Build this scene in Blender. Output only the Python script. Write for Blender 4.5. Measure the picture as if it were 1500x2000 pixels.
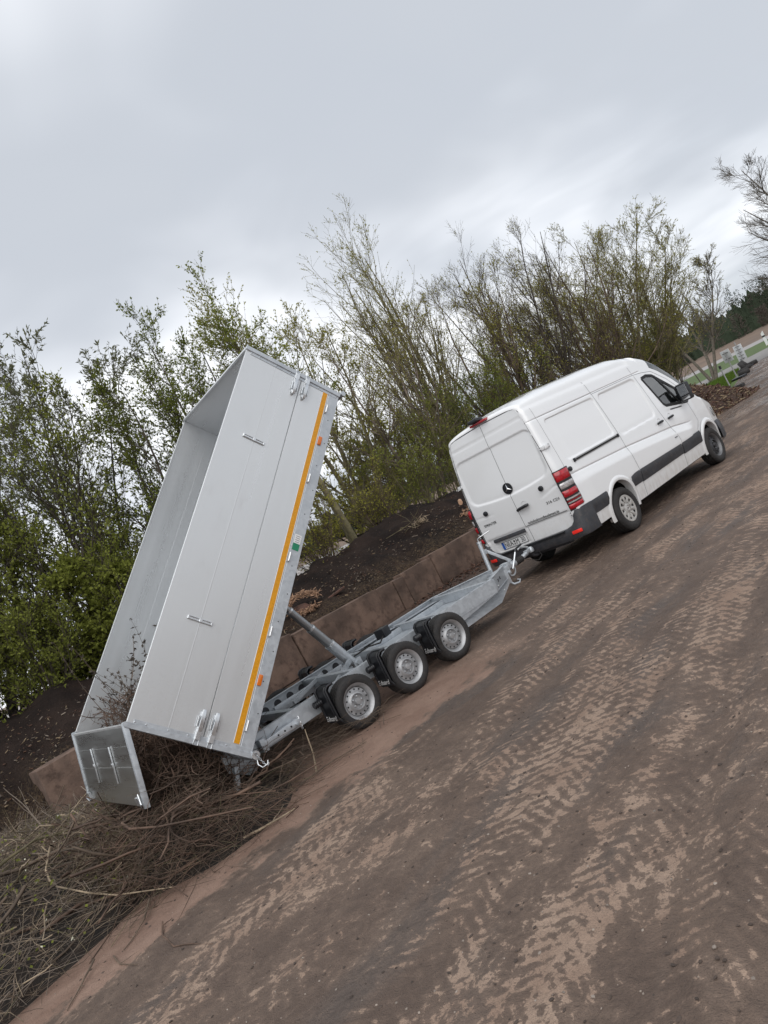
import bpy, bmesh, math, random
import numpy as np
from mathutils import Matrix, Vector

# ------------------------------------------------------------------ scene, camera, sky, sun, exposure
for o in list(bpy.data.objects):
    bpy.data.objects.remove(o)
SC = bpy.context.scene
COL = SC.collection
R_ = math.radians

CAM_POS = (-8.678, -7.029, 1.862)
CAM_YAW, CAM_PITCH, CAM_ROLL = 0.8433, 0.0092, -0.4642
cam_d = bpy.data.cameras.new('camera')
cam_d.sensor_fit = 'VERTICAL'
cam_d.sensor_height = 36.0
cam_d.lens = 1416.4 / 2000 * 36.0
cam_d.clip_start = 0.05
cam_d.clip_end = 6000
cam = bpy.data.objects.new('camera', cam_d)
COL.objects.link(cam)
_f = Vector((math.cos(CAM_PITCH) * math.cos(CAM_YAW), math.cos(CAM_PITCH) * math.sin(CAM_YAW), math.sin(CAM_PITCH)))
_r = Vector((math.sin(CAM_YAW), -math.cos(CAM_YAW), 0))
_u = _r.cross(_f)
_c, _s = math.cos(CAM_ROLL), math.sin(CAM_ROLL)
_r2 = _c * _r + _s * _u
_u2 = -_s * _r + _c * _u
cam.matrix_world = Matrix(((_r2.x, _u2.x, -_f.x, CAM_POS[0]), (_r2.y, _u2.y, -_f.y, CAM_POS[1]),
                           (_r2.z, _u2.z, -_f.z, CAM_POS[2]), (0, 0, 0, 1)))
SC.camera = cam

SUN_DIR = Vector((-0.42, -0.50, 0.76)).normalized()      # from behind the camera, added to brighten the van's flank and rear
sun_d = bpy.data.lights.new('sun', 'SUN')
sun_d.energy = 1.5
sun_d.angle = R_(75)
sun_d.color = (1.0, 0.97, 0.93)
sun = bpy.data.objects.new('sun', sun_d)
COL.objects.link(sun)
sun.rotation_euler = SUN_DIR.to_track_quat('Z', 'Y').to_euler()

SC.cycles.max_bounces = 6
SC.cycles.diffuse_bounces = 3
SC.cycles.glossy_bounces = 3
SC.cycles.transparent_max_bounces = 8
SC.view_settings.view_transform = 'Standard'
SC.view_settings.look = 'None'
SC.view_settings.exposure = 0.58
SC.view_settings.gamma = 1.0
SC.view_settings.use_curve_mapping = False


def lin(r, g, b):
    f = lambda c: (c / 255 / 12.92) if c / 255 <= 0.04045 else ((c / 255 + 0.055) / 1.055) ** 2.4
    return (f(r), f(g), f(b), 1.0)


class NT:
    """small helper that writes node trees as expressions"""
    def __init__(s, tree):
        s.t = tree
        s.n = tree.nodes
        s.l = tree.links

    def put(s, inp, v):
        if isinstance(v, bpy.types.NodeSocket):
            s.l.new(v, inp)
        elif v is not None:
            inp.default_value = v

    def m(s, op, a, b=None, c=None, clamp=False):
        n = s.n.new('ShaderNodeMath'); n.operation = op; n.use_clamp = clamp
        s.put(n.inputs[0], a)
        if b is not None: s.put(n.inputs[1], b)
        if c is not None: s.put(n.inputs[2], c)
        return n.outputs[0]

    def add(s, *a):
        r = a[0]
        for x in a[1:]: r = s.m('ADD', r, x)
        return r

    def mul(s, *a):
        r = a[0]
        for x in a[1:]: r = s.m('MULTIPLY', r, x)
        return r

    def sub(s, a, b): return s.m('SUBTRACT', a, b)

    def mx(s, a, b): return s.m('MAXIMUM', a, b)

    def rng(s, v, a, b, c=0.0, d=1.0, smooth=True):
        n = s.n.new('ShaderNodeMapRange'); n.interpolation_type = 'SMOOTHSTEP' if smooth else 'LINEAR'
        s.put(n.inputs['Value'], v); s.put(n.inputs['From Min'], a); s.put(n.inputs['From Max'], b)
        s.put(n.inputs['To Min'], c); s.put(n.inputs['To Max'], d)
        return n.outputs[0]

    def noise(s, vec, scale, detail=3.0, rough=0.55, dist=0.0):
        n = s.n.new('ShaderNodeTexNoise')
        s.put(n.inputs['Vector'], vec); s.put(n.inputs['Scale'], scale)
        n.inputs['Detail'].default_value = detail; n.inputs['Roughness'].default_value = rough
        n.inputs['Distortion'].default_value = dist
        return n.outputs['Fac']

    def voro(s, vec, scale, feature='F1'):
        n = s.n.new('ShaderNodeTexVoronoi'); n.feature = feature
        s.put(n.inputs['Vector'], vec); s.put(n.inputs['Scale'], scale)
        return n

    def xyz(s, x, y, z=0.0):
        n = s.n.new('ShaderNodeCombineXYZ')
        s.put(n.inputs[0], x); s.put(n.inputs[1], y); s.put(n.inputs[2], z)
        return n.outputs[0]

    def sep(s, v):
        n = s.n.new('ShaderNodeSeparateXYZ'); s.l.new(v, n.inputs[0])
        return n.outputs

    def coord(s, which='Object'):
        return s.n.new('ShaderNodeTexCoord').outputs[which]

    def scl(s, v, sc, off=(0, 0, 0)):
        n = s.n.new('ShaderNodeMapping'); s.l.new(v, n.inputs[0])
        n.inputs['Scale'].default_value = sc; n.inputs['Location'].default_value = off
        return n.outputs[0]

    def mix(s, f, a, b):
        n = s.n.new('ShaderNodeMix'); n.data_type = 'RGBA'
        s.put(n.inputs[0], f); s.put(n.inputs[6], a); s.put(n.inputs[7], b)
        return n.outputs[2]

    def bump(s, h, strength=0.3, dist=0.01, normal=None):
        n = s.n.new('ShaderNodeBump'); s.put(n.inputs['Height'], h)
        n.inputs['Strength'].default_value = strength; n.inputs['Distance'].default_value = dist
        if normal is not None: s.l.new(normal, n.inputs['Normal'])
        return n.outputs[0]


# overcast sky: a Nishita base behind a nearly closed, broken cloud layer over the whole dome
W = bpy.data.worlds.new('World')
SC.world = W
W.use_nodes = True
nt = NT(W.node_tree)
nt.n.clear()
sky = nt.n.new('ShaderNodeTexSky')
sky.sky_type = 'NISHITA'
sky.sun_disc = False
sky.sun_elevation = math.asin(SUN_DIR.z)
sky.sun_rotation = math.atan2(SUN_DIR.x, SUN_DIR.y)
dv = nt.coord('Generated')
sx, sy, sz = nt.sep(dv)
zz = nt.add(nt.mx(sz, 0.0), 0.20)
cu = nt.m('DIVIDE', nt.add(nt.mul(sx, 0.94), nt.mul(sy, 0.34)), zz)
cv = nt.m('DIVIDE', nt.add(nt.mul(sx, -0.34), nt.mul(sy, 0.94)), zz)
n1 = nt.noise(nt.xyz(cu, nt.mul(cv, 0.75), 4.0), 0.55, 4.0, 0.48, 0.35)
n2 = nt.noise(nt.xyz(nt.add(cu, 7.3), nt.mul(cv, 0.9), 4.0), 2.2, 3.0, 0.55, 0.5)
dens = nt.add(nt.mul(n1, 0.86), nt.mul(n2, 0.14))
f1 = nt.rng(dens, 0.43, 0.57)
cl = nt.mix(f1, (0.645, 0.665, 0.70, 1), (0.415, 0.44, 0.48, 1))
glow = nt.rng(dens, 0.38, 0.49, 1.0, 0.0)
cl = nt.mix(nt.mul(glow, 0.9), cl, (0.86, 0.86, 0.865, 1))
hz = nt.rng(sz, 0.0, 0.30, 1.0, 0.0)
cl = nt.mix(nt.mul(hz, 0.25), cl, (0.55, 0.58, 0.62, 1))
nis = nt.n.new('ShaderNodeVectorMath'); nis.operation = 'SCALE'
nt.l.new(sky.outputs[0], nis.inputs[0]); nis.inputs['Scale'].default_value = 0.10
allc = nt.mix(nt.add(0.90, nt.mul(n2, 0.1)), nis.outputs[0], cl)
bg = nt.n.new('ShaderNodeBackground')
nt.l.new(allc, bg.inputs['Color'])
bg.inputs['Strength'].default_value = 1.0
W.cycles.sampling_method = 'NONE'
wo = nt.n.new('ShaderNodeOutputWorld')
nt.l.new(bg.outputs[0], wo.inputs['Surface'])

# ------------------------------------------------------------------ materials
MATS = {}


def new_mat(name):
    m = bpy.data.materials.new(name)
    m.use_nodes = True
    t = NT(m.node_tree)
    b = m.node_tree.nodes['Principled BSDF']
    MATS[name] = m
    return m, t, b


def simple(name, col, rough=0.5, metal=0.0, var=0.12, scale=6.0, bump=0.0, bscale=40.0, coat=0.0, spec=0.5, dirt=None, dirt_amt=0.0):
    m, t, b = new_mat(name)
    co = t.coord('Object')
    n = t.noise(co, scale, 4.0, 0.6)
    c = (col[0], col[1], col[2], 1)
    dk = tuple(x * (1 - var) for x in c[:3]) + (1,)
    lt = tuple(min(1, x * (1 + var)) for x in c[:3]) + (1,)
    cc = t.mix(t.rng(n, 0.3, 0.7), dk, lt)
    if dirt is not None:
        d = t.noise(co, scale * 2.7, 6.0, 0.7)
        cc = t.mix(t.mul(t.rng(d, 0.45, 0.75), dirt_amt), cc, dirt)
    t.put(b.inputs['Base Color'], cc)
    b.inputs['Roughness'].default_value = rough
    t.put(b.inputs['Roughness'], t.rng(n, 0.2, 0.8, rough * 0.85, min(1, rough * 1.15)))
    b.inputs['Metallic'].default_value = metal
    b.inputs['Specular IOR Level'].default_value = spec
    if coat: b.inputs['Coat Weight'].default_value = coat; b.inputs['Coat Roughness'].default_value = 0.06
    if bump:
        t.put(b.inputs['Normal'], t.bump(t.noise(co, bscale, 4.0, 0.6), bump, 0.01))
    return m


# white van paint with road film towards the sills (splashed dirt has its own ragged edge)
m, t, b = new_mat('van_white')
co = t.coord('Object'); x_, y_, z_ = t.sep(co)
nd = t.noise(t.scl(co, (3, 3, 3)), 1.0, 6.0, 0.65)
nf = t.noise(t.scl(co, (14, 14, 5)), 1.0, 5.0, 0.7)
film = t.mul(t.rng(t.add(z_, t.mul(nd, 0.5)), 1.15, 0.55), t.rng(nf, 0.3, 0.75, 0.25, 1.0))
t.put(b.inputs['Base Color'], t.mix(t.mul(film, 0.5), (0.79, 0.80, 0.81, 1), (0.44, 0.39, 0.33, 1)))
t.put(b.inputs['Roughness'], t.rng(t.add(film, t.mul(nd, 0.3)), 0.0, 1.1, 0.22, 0.5))
b.inputs['Coat Weight'].default_value = 0.9; b.inputs['Coat Roughness'].default_value = 0.05

simple('black_plastic', (0.013, 0.014, 0.017), 0.36, var=0.25, bump=0.15, bscale=220)
simple('grey_plastic', (0.034, 0.036, 0.042), 0.55, var=0.2, bump=0.2, bscale=260, dirt=(0.16, 0.12, 0.095, 1), dirt_amt=0.25)
simple('seal_black', (0.012, 0.012, 0.013), 0.6, var=0.1)
simple('seam_grey', (0.13, 0.135, 0.14), 0.6, var=0.1)
simple('rubber', (0.019, 0.018, 0.018), 0.75, var=0.25, scale=14, bump=0.3, bscale=120, dirt=(0.10, 0.075, 0.06, 1), dirt_amt=0.3)
simple('rim_grey', (0.16, 0.16, 0.165), 0.45, 0.4, var=0.2)
simple('wheel_silver', (0.36, 0.365, 0.375), 0.42, 0.45, var=0.1, scale=9, dirt=(0.20, 0.16, 0.13, 1), dirt_amt=0.3)
simple('hubcap_silver', (0.50, 0.49, 0.47), 0.42, 0.35, var=0.1, scale=9, dirt=(0.24, 0.19, 0.15, 1), dirt_amt=0.45)
simple('steel_dark', (0.05, 0.05, 0.055), 0.55, 0.4, var=0.3)
simple('hole_black', (0.006, 0.006, 0.006), 0.8)
simple('zinc', (0.66, 0.68, 0.70), 0.3, 0.85, var=0.1, scale=18)
simple('lens_red', (0.36, 0.006, 0.014), 0.12, coat=0.6, var=0.25, scale=30)
simple('lens_reflector', (0.85, 0.03, 0.02), 0.2, coat=0.5, var=0.1)
simple('lens_clear', (0.46, 0.44, 0.44), 0.1, 0.35, var=0.25, scale=26, coat=0.6)
simple('lens_orange', (0.62, 0.15, 0.008), 0.25, coat=0.4)
simple('plate_white', (0.72, 0.72, 0.72), 0.35, var=0.06)
simple('plate_blue', (0.01, 0.10, 0.42), 0.35)
simple('print_black', (0.012, 0.012, 0.012), 0.45)
simple('print_white', (0.62, 0.62, 0.62), 0.5)
simple('label_green', (0.01, 0.20, 0.10), 0.4)
simple('chrome', (0.75, 0.76, 0.78), 0.15, 0.95, var=0.05)
simple('tape_yellow', (0.62, 0.27, 0.004), 0.4, var=0.12, scale=60)
simple('seat_cloth', (0.03, 0.032, 0.036), 0.9)
simple('concrete', (0.140, 0.092, 0.070), 0.9, var=0.4, scale=1.7, bump=0.8, bscale=26, dirt=(0.045, 0.027, 0.020, 1), dirt_amt=0.9)
simple('bark_grey', (0.125, 0.108, 0.085), 0.9, var=0.35, scale=9, bump=0.6, bscale=30)
simple('bark_olive', (0.150, 0.130, 0.070), 0.9, var=0.4, scale=7, bump=0.5, bscale=30)
simple('bark_dark', (0.062, 0.050, 0.038), 0.9, var=0.4, scale=7)
simple('twig_brown', (0.105, 0.076, 0.054), 0.9, var=0.45, scale=3)
simple('twig_tan', (0.29, 0.225, 0.155), 0.85, var=0.4, scale=3)
simple('twig_grey', (0.180, 0.145, 0.115), 0.9, var=0.4, scale=3)
simple('twig_red', (0.108, 0.068, 0.048), 0.85, var=0.45, scale=4)
simple('twig_olive', (0.125, 0.105, 0.055), 0.85, var=0.4, scale=4)
simple('wood_pale', (0.36, 0.22, 0.14), 0.85, var=0.35, scale=12, bump=0.5, bscale=60)
simple('wood_old', (0.085, 0.042, 0.030), 0.9, var=0.35, scale=10, bump=0.5, bscale=50)
simple('chip_tan', (0.21, 0.155, 0.095), 0.9, var=0.4, scale=20)
simple('chip_red', (0.085, 0.042, 0.026), 0.9, var=0.5, scale=20)
simple('sign_back', (0.60, 0.61, 0.62), 0.5, 0.2, var=0.06)
simple('post_grey', (0.33, 0.33, 0.33), 0.5, 0.4)
simple('petal', (0.55, 0.53, 0.42), 0.8)
simple('clod', (0.060, 0.044, 0.036), 0.95, var=0.4, scale=9)
simple('pebble', (0.24, 0.20, 0.17), 0.9, var=0.4, scale=9)

# anodised aluminium boards: faint drawing lines along the length
m, t, b = new_mat('aluminium')
co = t.coord('Object')
st = t.noise(t.scl(co, (0.10, 1.0, 9)), 1.0, 3.0, 0.5)
sm = t.noise(t.scl(co, (0.8, 0.8, 0.8)), 1.0, 4.0, 0.6)
ax_, ay_, az_ = t.sep(co)
al_c = t.mix(t.add(t.mul(st, 0.5), t.mul(sm, 0.5)), (0.58, 0.595, 0.605, 1), (0.68, 0.695, 0.705, 1))
rub = t.noise(t.scl(co, (1.6, 2, 3.2)), 1.0, 6.0, 0.68)                       # hand and load rubs
al_c = t.mix(t.mul(t.rng(rub, 0.56, 0.78), 0.22), al_c, (0.42, 0.42, 0.42, 1))
spl = t.noise(co, 21.0, 5.0, 0.75)                                          # dried splashes near the low end
low = t.mul(t.rng(t.add(ax_, t.mul(rub, 0.9)), 1.3, 0.1), t.rng(spl, 0.50, 0.66))
al_c = t.mix(t.mul(low, 0.22), al_c, (0.30, 0.235, 0.185, 1))
t.put(b.inputs['Base Color'], al_c)
t.put(b.inputs['Roughness'], t.add(t.rng(st, 0.2, 0.8, 0.25, 0.35), t.mul(t.rng(rub, 0.5, 0.8), 0.12), t.mul(low, 0.3)))
b.inputs['Metallic'].default_value = 0.55
t.put(b.inputs['Normal'], t.bump(sm, 0.03, 0.01))

m, t, b = new_mat('gate_aluminium_dark')  # darker copy of the board aluminium; dark reflections put into the gate's colour
b.inputs['Base Color'].default_value = (0.50, 0.51, 0.50, 1)
b.inputs['Metallic'].default_value = 0.95
t.put(b.inputs['Roughness'], t.rng(t.noise(t.scl(t.coord('Object'), (8, 1, 8)), 1.0, 4.0, 0.6), 0.2, 0.8, 0.24, 0.36))

# hot dip galvanised steel: spangle and cloudy stains
m, t, b = new_mat('galvanised')
co = t.coord('Object')
vz = t.voro(t.scl(co, (1, 1, 1)), 30.0)
cl_ = t.noise(co, 3.5, 5.0, 0.65)
sp = t.sep(vz.outputs['Color'])[0]
t.put(b.inputs['Base Color'], t.mix(t.add(t.mul(sp, 0.3), t.mul(cl_, 0.8)), (0.34, 0.37, 0.40, 1), (0.62, 0.65, 0.68, 1)))
t.put(b.inputs['Roughness'], t.add(0.34, t.mul(sp, 0.14), t.mul(cl_, 0.1)))
b.inputs['Metallic'].default_value = 0.6

m, t, b = new_mat('ram_steel')
b.inputs['Base Color'].default_value = (0.32, 0.33, 0.34, 1)
b.inputs['Metallic'].default_value = 0.7; b.inputs['Roughness'].default_value = 0.35

m, t, b = new_mat('window_glass')
b.inputs['Base Color'].default_value = (0.55, 0.68, 0.66, 1)
b.inputs['Roughness'].default_value = 0.02
tr = t.n.new('ShaderNodeBsdfTransparent'); tr.inputs[0].default_value = (0.50, 0.60, 0.58, 1)
gl = t.n.new('ShaderNodeBsdfGlossy'); gl.inputs['Roughness'].default_value = 0.02
lw = t.n.new('ShaderNodeFresnel'); lw.inputs[0].default_value = 1.5
mxs = t.n.new('ShaderNodeMixShader')
t.l.new(t.add(lw.outputs[0], 0.16), mxs.inputs[0]); t.l.new(tr.outputs[0], mxs.inputs[1]); t.l.new(gl.outputs[0], mxs.inputs[2])
t.l.new(mxs.outputs[0], t.n['Material Output'].inputs['Surface'])


def leaf_mat(name, a, bcol, trans=0.4):
    m, t, b = new_mat(name)
    g = t.n.new('ShaderNodeNewGeometry')
    n = t.noise(t.coord('Object'), 0.9, 3.0, 0.6)
    f = t.add(t.mul(g.outputs['Random Per Island'], 0.6), t.mul(n, 0.4))
    c = t.mix(f, a + (1,), bcol + (1,))
    d = t.n.new('ShaderNodeBsdfDiffuse'); t.l.new(c, d.inputs[0])
    tl = t.n.new('ShaderNodeBsdfTranslucent'); t.l.new(c, tl.inputs[0])
    mx_ = t.n.new('ShaderNodeMixShader'); mx_.inputs[0].default_value = trans
    t.l.new(d.outputs[0], mx_.inputs[1]); t.l.new(tl.outputs[0], mx_.inputs[2])
    t.l.new(mx_.outputs[0], t.n['Material Output'].inputs['Surface'])
    return m


leaf_mat('leaf_dark', (0.105, 0.130, 0.027), (0.235, 0.270, 0.060))
leaf_mat('leaf_mid', (0.150, 0.175, 0.034), (0.310, 0.335, 0.080))
leaf_mat('leaf_young', (0.230, 0.225, 0.045), (0.400, 0.380, 0.090))
leaf_mat('leaf_grey', (0.105, 0.115, 0.065), (0.210, 0.215, 0.125))
leaf_mat('leaf_pine', (0.026, 0.036, 0.024), (0.055, 0.070, 0.046), 0.2)
leaf_mat('leaf_bare', (0.075, 0.064, 0.054), (0.120, 0.105, 0.090), 0.2)
leaf_mat('grass_blade', (0.060, 0.110, 0.018), (0.130, 0.190, 0.040), 0.3)

# compost soil
m, t, b = new_mat('compost')
co = t.coord('Object')
a1 = t.noise(co, 1.3, 5.0, 0.6); a2 = t.noise(co, 26.0, 5.0, 0.7); a3 = t.noise(co, 7.0, 4.0, 0.65)
c = t.mix(t.rng(a1, 0.3, 0.7), (0.012, 0.0085, 0.0078, 1), (0.032, 0.021, 0.017, 1))
c = t.mix(t.mul(t.rng(a2, 0.60, 0.74), 0.7), c, (0.10, 0.068, 0.045, 1))
y_ = t.sep(co)[1]
lip = t.mul(t.rng(t.add(y_, t.mul(a3, 1.3)), 6.1, 5.2), t.rng(a2, 0.42, 0.62))
c = t.mix(t.mul(lip, 0.6), c, (0.15, 0.105, 0.062, 1))
t.put(b.inputs['Base Color'], c); b.inputs['Roughness'].default_value = 0.95
b.inputs['Specular IOR Level'].default_value = 0.2
t.put(b.inputs['Normal'], t.bump(t.add(a2, t.mul(a3, 1.5)), 1.0, 0.05))

m, t, b = new_mat('bark_mulch')
co = t.coord('Object')
a1 = t.noise(co, 3.0, 5.0, 0.65); a2 = t.noise(t.scl(co, (1, 1, 2)), 16.0, 4.0, 0.7)
c = t.mix(t.rng(a2, 0.35, 0.7), (0.020, 0.011, 0.008, 1), (0.095, 0.050, 0.031, 1))
c = t.mix(t.mul(t.rng(a1, 0.35, 0.7), 0.5), c, (0.04, 0.022, 0.015, 1))
t.put(b.inputs['Base Color'], c); b.inputs['Roughness'].default_value = 0.95
t.put(b.inputs['Normal'], t.bump(a2, 1.0, 0.06))

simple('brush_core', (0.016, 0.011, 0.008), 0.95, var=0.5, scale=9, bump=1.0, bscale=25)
simple('asphalt_pale', (0.22, 0.21, 0.20), 0.85, var=0.15, scale=0.6)
simple('road_pale', (0.30, 0.285, 0.275), 0.85, var=0.12, scale=0.3)
simple('field_soil', (0.150, 0.105, 0.075), 0.95, var=0.2, scale=0.08)
simple('verge_green', (0.062, 0.098, 0.020), 0.95, var=0.3, scale=0.5)

# trodden mud: dark damp film over pale dried mud, printed by tyres
m, t, b = new_mat('yard_mud')
co = t.coord('Object')
gx, gy, gz = t.sep(co)
warp = t.noise(co, 0.55, 1.0, 0.55)
warp2 = t.noise(co, 2.6, 2.0, 0.6)
# coordinates along / across the driving direction, gently bent
al_ = t.add(t.mul(gx, 0.995), t.mul(gy, 0.10))
ac = t.add(gy, t.mul(gx, -0.10), t.mul(t.sub(warp, 0.5), 0.5))
P_str = t.xyz(t.mul(al_, 0.45), t.mul(ac, 1.55), 0.0)
big = t.noise(P_str, 0.9, 4.0, 0.55)
mid = t.noise(t.xyz(t.mul(al_, 0.8), ac, 4.0), 2.3, 4.0, 0.6, 0.4)
patch = t.noise(t.xyz(t.mul(al_, 1.1), ac, 2.0), 11.0, 4.0, 0.66, 0.7)
lace = t.noise(t.xyz(al_, ac, 8.0), 36.0, 3.0, 0.7, 0.4)
fine = lace
grit = t.noise(co, 170.0, 1.0, 0.7)


def family(slope, pitch, half, period, seed):
    """wheel tracks side by side: lanes that come and go, printed with staggered lug bars"""
    w = t.add(gy, t.mul(gx, -slope), t.mul(t.sub(warp, 0.5), 0.5), seed)
    q = t.m('DIVIDE', w, pitch)
    idx = t.m('ROUND', q)
    d = t.mul(t.sub(q, idx), pitch)                       # offset from the lane's middle
    ad = t.m('ABSOLUTE', d)
    lane = t.rng(ad, half * 0.80, half * 1.05, 1.0, 0.0)
    on = t.rng(t.noise(t.xyz(t.mul(gx, 0.30), t.mul(idx, 5.7), seed), 1.0, 1.0), 0.44, 0.56)
    row = t.add(t.mul(gx, 1.0 / period), t.mul(ad, 0.75 / period), t.mul(warp2, 1.2), t.mul(patch, 0.5))
    col = t.mul(d, 1.0 / (half * 0.66))
    bar = t.m('SINE', t.mul(row, 6.2832))
    gap = t.m('COSINE', t.mul(col, 6.2832))
    return t.mul(lane, on), t.mul(lane, on, t.add(t.mul(bar, 0.75), t.mul(gap, 0.35)))


trk = [family(0.075, 0.66, 0.20, 0.085, 0.21), family(0.235, 0.92, 0.24, 0.105, 3.35)]
lanes = None; treads = None
for l_, b_ in trk:
    lanes = l_ if lanes is None else t.mx(lanes, l_)
    treads = b_ if treads is None else t.add(treads, b_)
# dry zone beside the trailer and the brush
edge = t.add(gy, t.mul(t.sub(mid, 0.5), 1.3), t.mul(t.sub(patch, 0.5), 0.5), t.mul(gx, 0.02))
dry = t.mul(t.rng(edge, -1.80, -1.60), t.rng(gx, -2.0, -3.8))
dry2 = t.mul(t.rng(t.add(gy, t.mul(t.sub(big, 0.5), 1.6)), 1.6, 0.7), dry)
# two spots where the dried crust has broken into larger flakes
def spot(x0, y0, rx, ry, amp):
    dx = t.mul(t.sub(gx, x0), 1.0 / rx); dy = t.mul(t.sub(gy, y0), 1.0 / ry)
    return t.mul(t.rng(t.add(t.mul(dx, dx), t.mul(dy, dy)), 0.0, 1.0, 1.0, 0.0), amp)


crust = t.add(spot(-6.3, -5.05, .9, .40, .11), spot(-5.0, -4.65, 1.2, .35, .09), spot(-6.9, -4.4, .6, .3, .08), spot(-3.2, -4.2, 2.2, .35, .08))
score = t.add(crust, t.mul(t.sub(big, 0.5), 1.15), t.mul(t.sub(mid, 0.5), 0.65), t.mul(t.sub(patch, 0.5), 1.35),
              t.mul(treads, 0.15), t.mul(lanes, 0.14), t.mul(t.sub(lace, 0.5), 0.72))
tan = t.mul(t.rng(score, 0.175, 0.285), t.rng(lace, 0.25, 0.60, 0.72, 1.0))
tan_soft = t.mul(t.rng(score, -0.20, 0.34), 0.24)
tan = t.mx(t.mx(tan, tan_soft), t.mul(dry2, 0.86))
# far away the prints run together
dark = t.mix(t.rng(mid, 0.3, 0.7), (0.096, 0.067, 0.052, 1), (0.128, 0.091, 0.070, 1))
slate = t.rng(t.noise(P_str, 1.4, 2.0, 0.5), 0.52, 0.68)
dark = t.mix(t.mul(slate, 0.75), dark, (0.088, 0.069, 0.059, 1))
pale = t.mix(t.rng(warp2, 0.3, 0.7), (0.250, 0.172, 0.128, 1), (0.325, 0.237, 0.180, 1))
pale = t.mix(dry2, pale, t.mix(t.rng(mid, 0.35, 0.65), (0.230, 0.145, 0.108, 1), (0.290, 0.192, 0.146, 1)))
c = t.mix(tan, dark, pale)
c = t.mix(t.mul(t.rng(grit, 0.52, 0.72), 0.30), c, (0.045, 0.034, 0.029, 1))
peb = t.rng(t.voro(co, 55.0).outputs['Distance'], 0.10, 0.05)
pebm = t.mul(peb, t.rng(warp2, 0.50, 0.62), t.sub(1.0, dry2))
c = t.mix(t.mul(pebm, 0.55), c, (0.32, 0.27, 0.23, 1))
# foot of the block wall: dark, reddish spilled compost
foot = t.mul(t.rng(t.add(gy, t.mul(t.sub(mid, 0.5), 1.6)), 1.2, 3.2), t.rng(gx, 14.0, 9.0))
c = t.mix(t.mul(foot, 0.8), c, (0.052, 0.031, 0.023, 1))
t.put(b.inputs['Base Color'], c)
# standing water far down the yard
wet = t.mul(t.rng(t.add(big, t.mul(mid, 0.3)), 0.60, 0.67), t.rng(gx, 9.0, 16.0))
rough = t.sub(t.add(t.mul(tan, 0.22), 0.62, t.mul(fine, 0.15)), t.mul(slate, 0.1))
t.put(b.inputs['Roughness'], t.mx(t.sub(rough, t.mul(wet, 0.75)), 0.06))
b.inputs['Specular IOR Level'].default_value = 0.35
hx = t.noise(t.xyz(t.mul(gx, 1.1), gy, 2.0), 10.5, 5.0, 0.75, 0.4)
h = t.add(hx, t.mul(grit, 0.10))
nb = t.bump(h, 0.85, 0.042)
t.put(b.inputs['Normal'], nb)

# ------------------------------------------------------------------ geometry helpers
def tag(o, label=None, cat=None, group=None, kind=None):
    if label: o['label'] = label
    if cat: o['category'] = cat
    if group: o['group'] = group
    if kind: o['kind'] = kind
    return o


def empty(name, loc=(0, 0, 0), rz=0.0):
    o = bpy.data.objects.new(name, None)
    o.empty_display_size = 0.2
    o.location = loc
    o.rotation_euler = (0, 0, rz)
    COL.objects.link(o)
    return o


def link(name, me, mats, parent=None):
    if not isinstance(mats, (list, tuple)): mats = [mats]
    for k in mats: me.materials.append(MATS[k])
    o = bpy.data.objects.new(name, me)
    COL.objects.link(o)
    if parent is not None: o.parent = parent
    return o


def rot_to(d):
    return Vector(d).to_track_quat('Z', 'Y').to_matrix()


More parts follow.
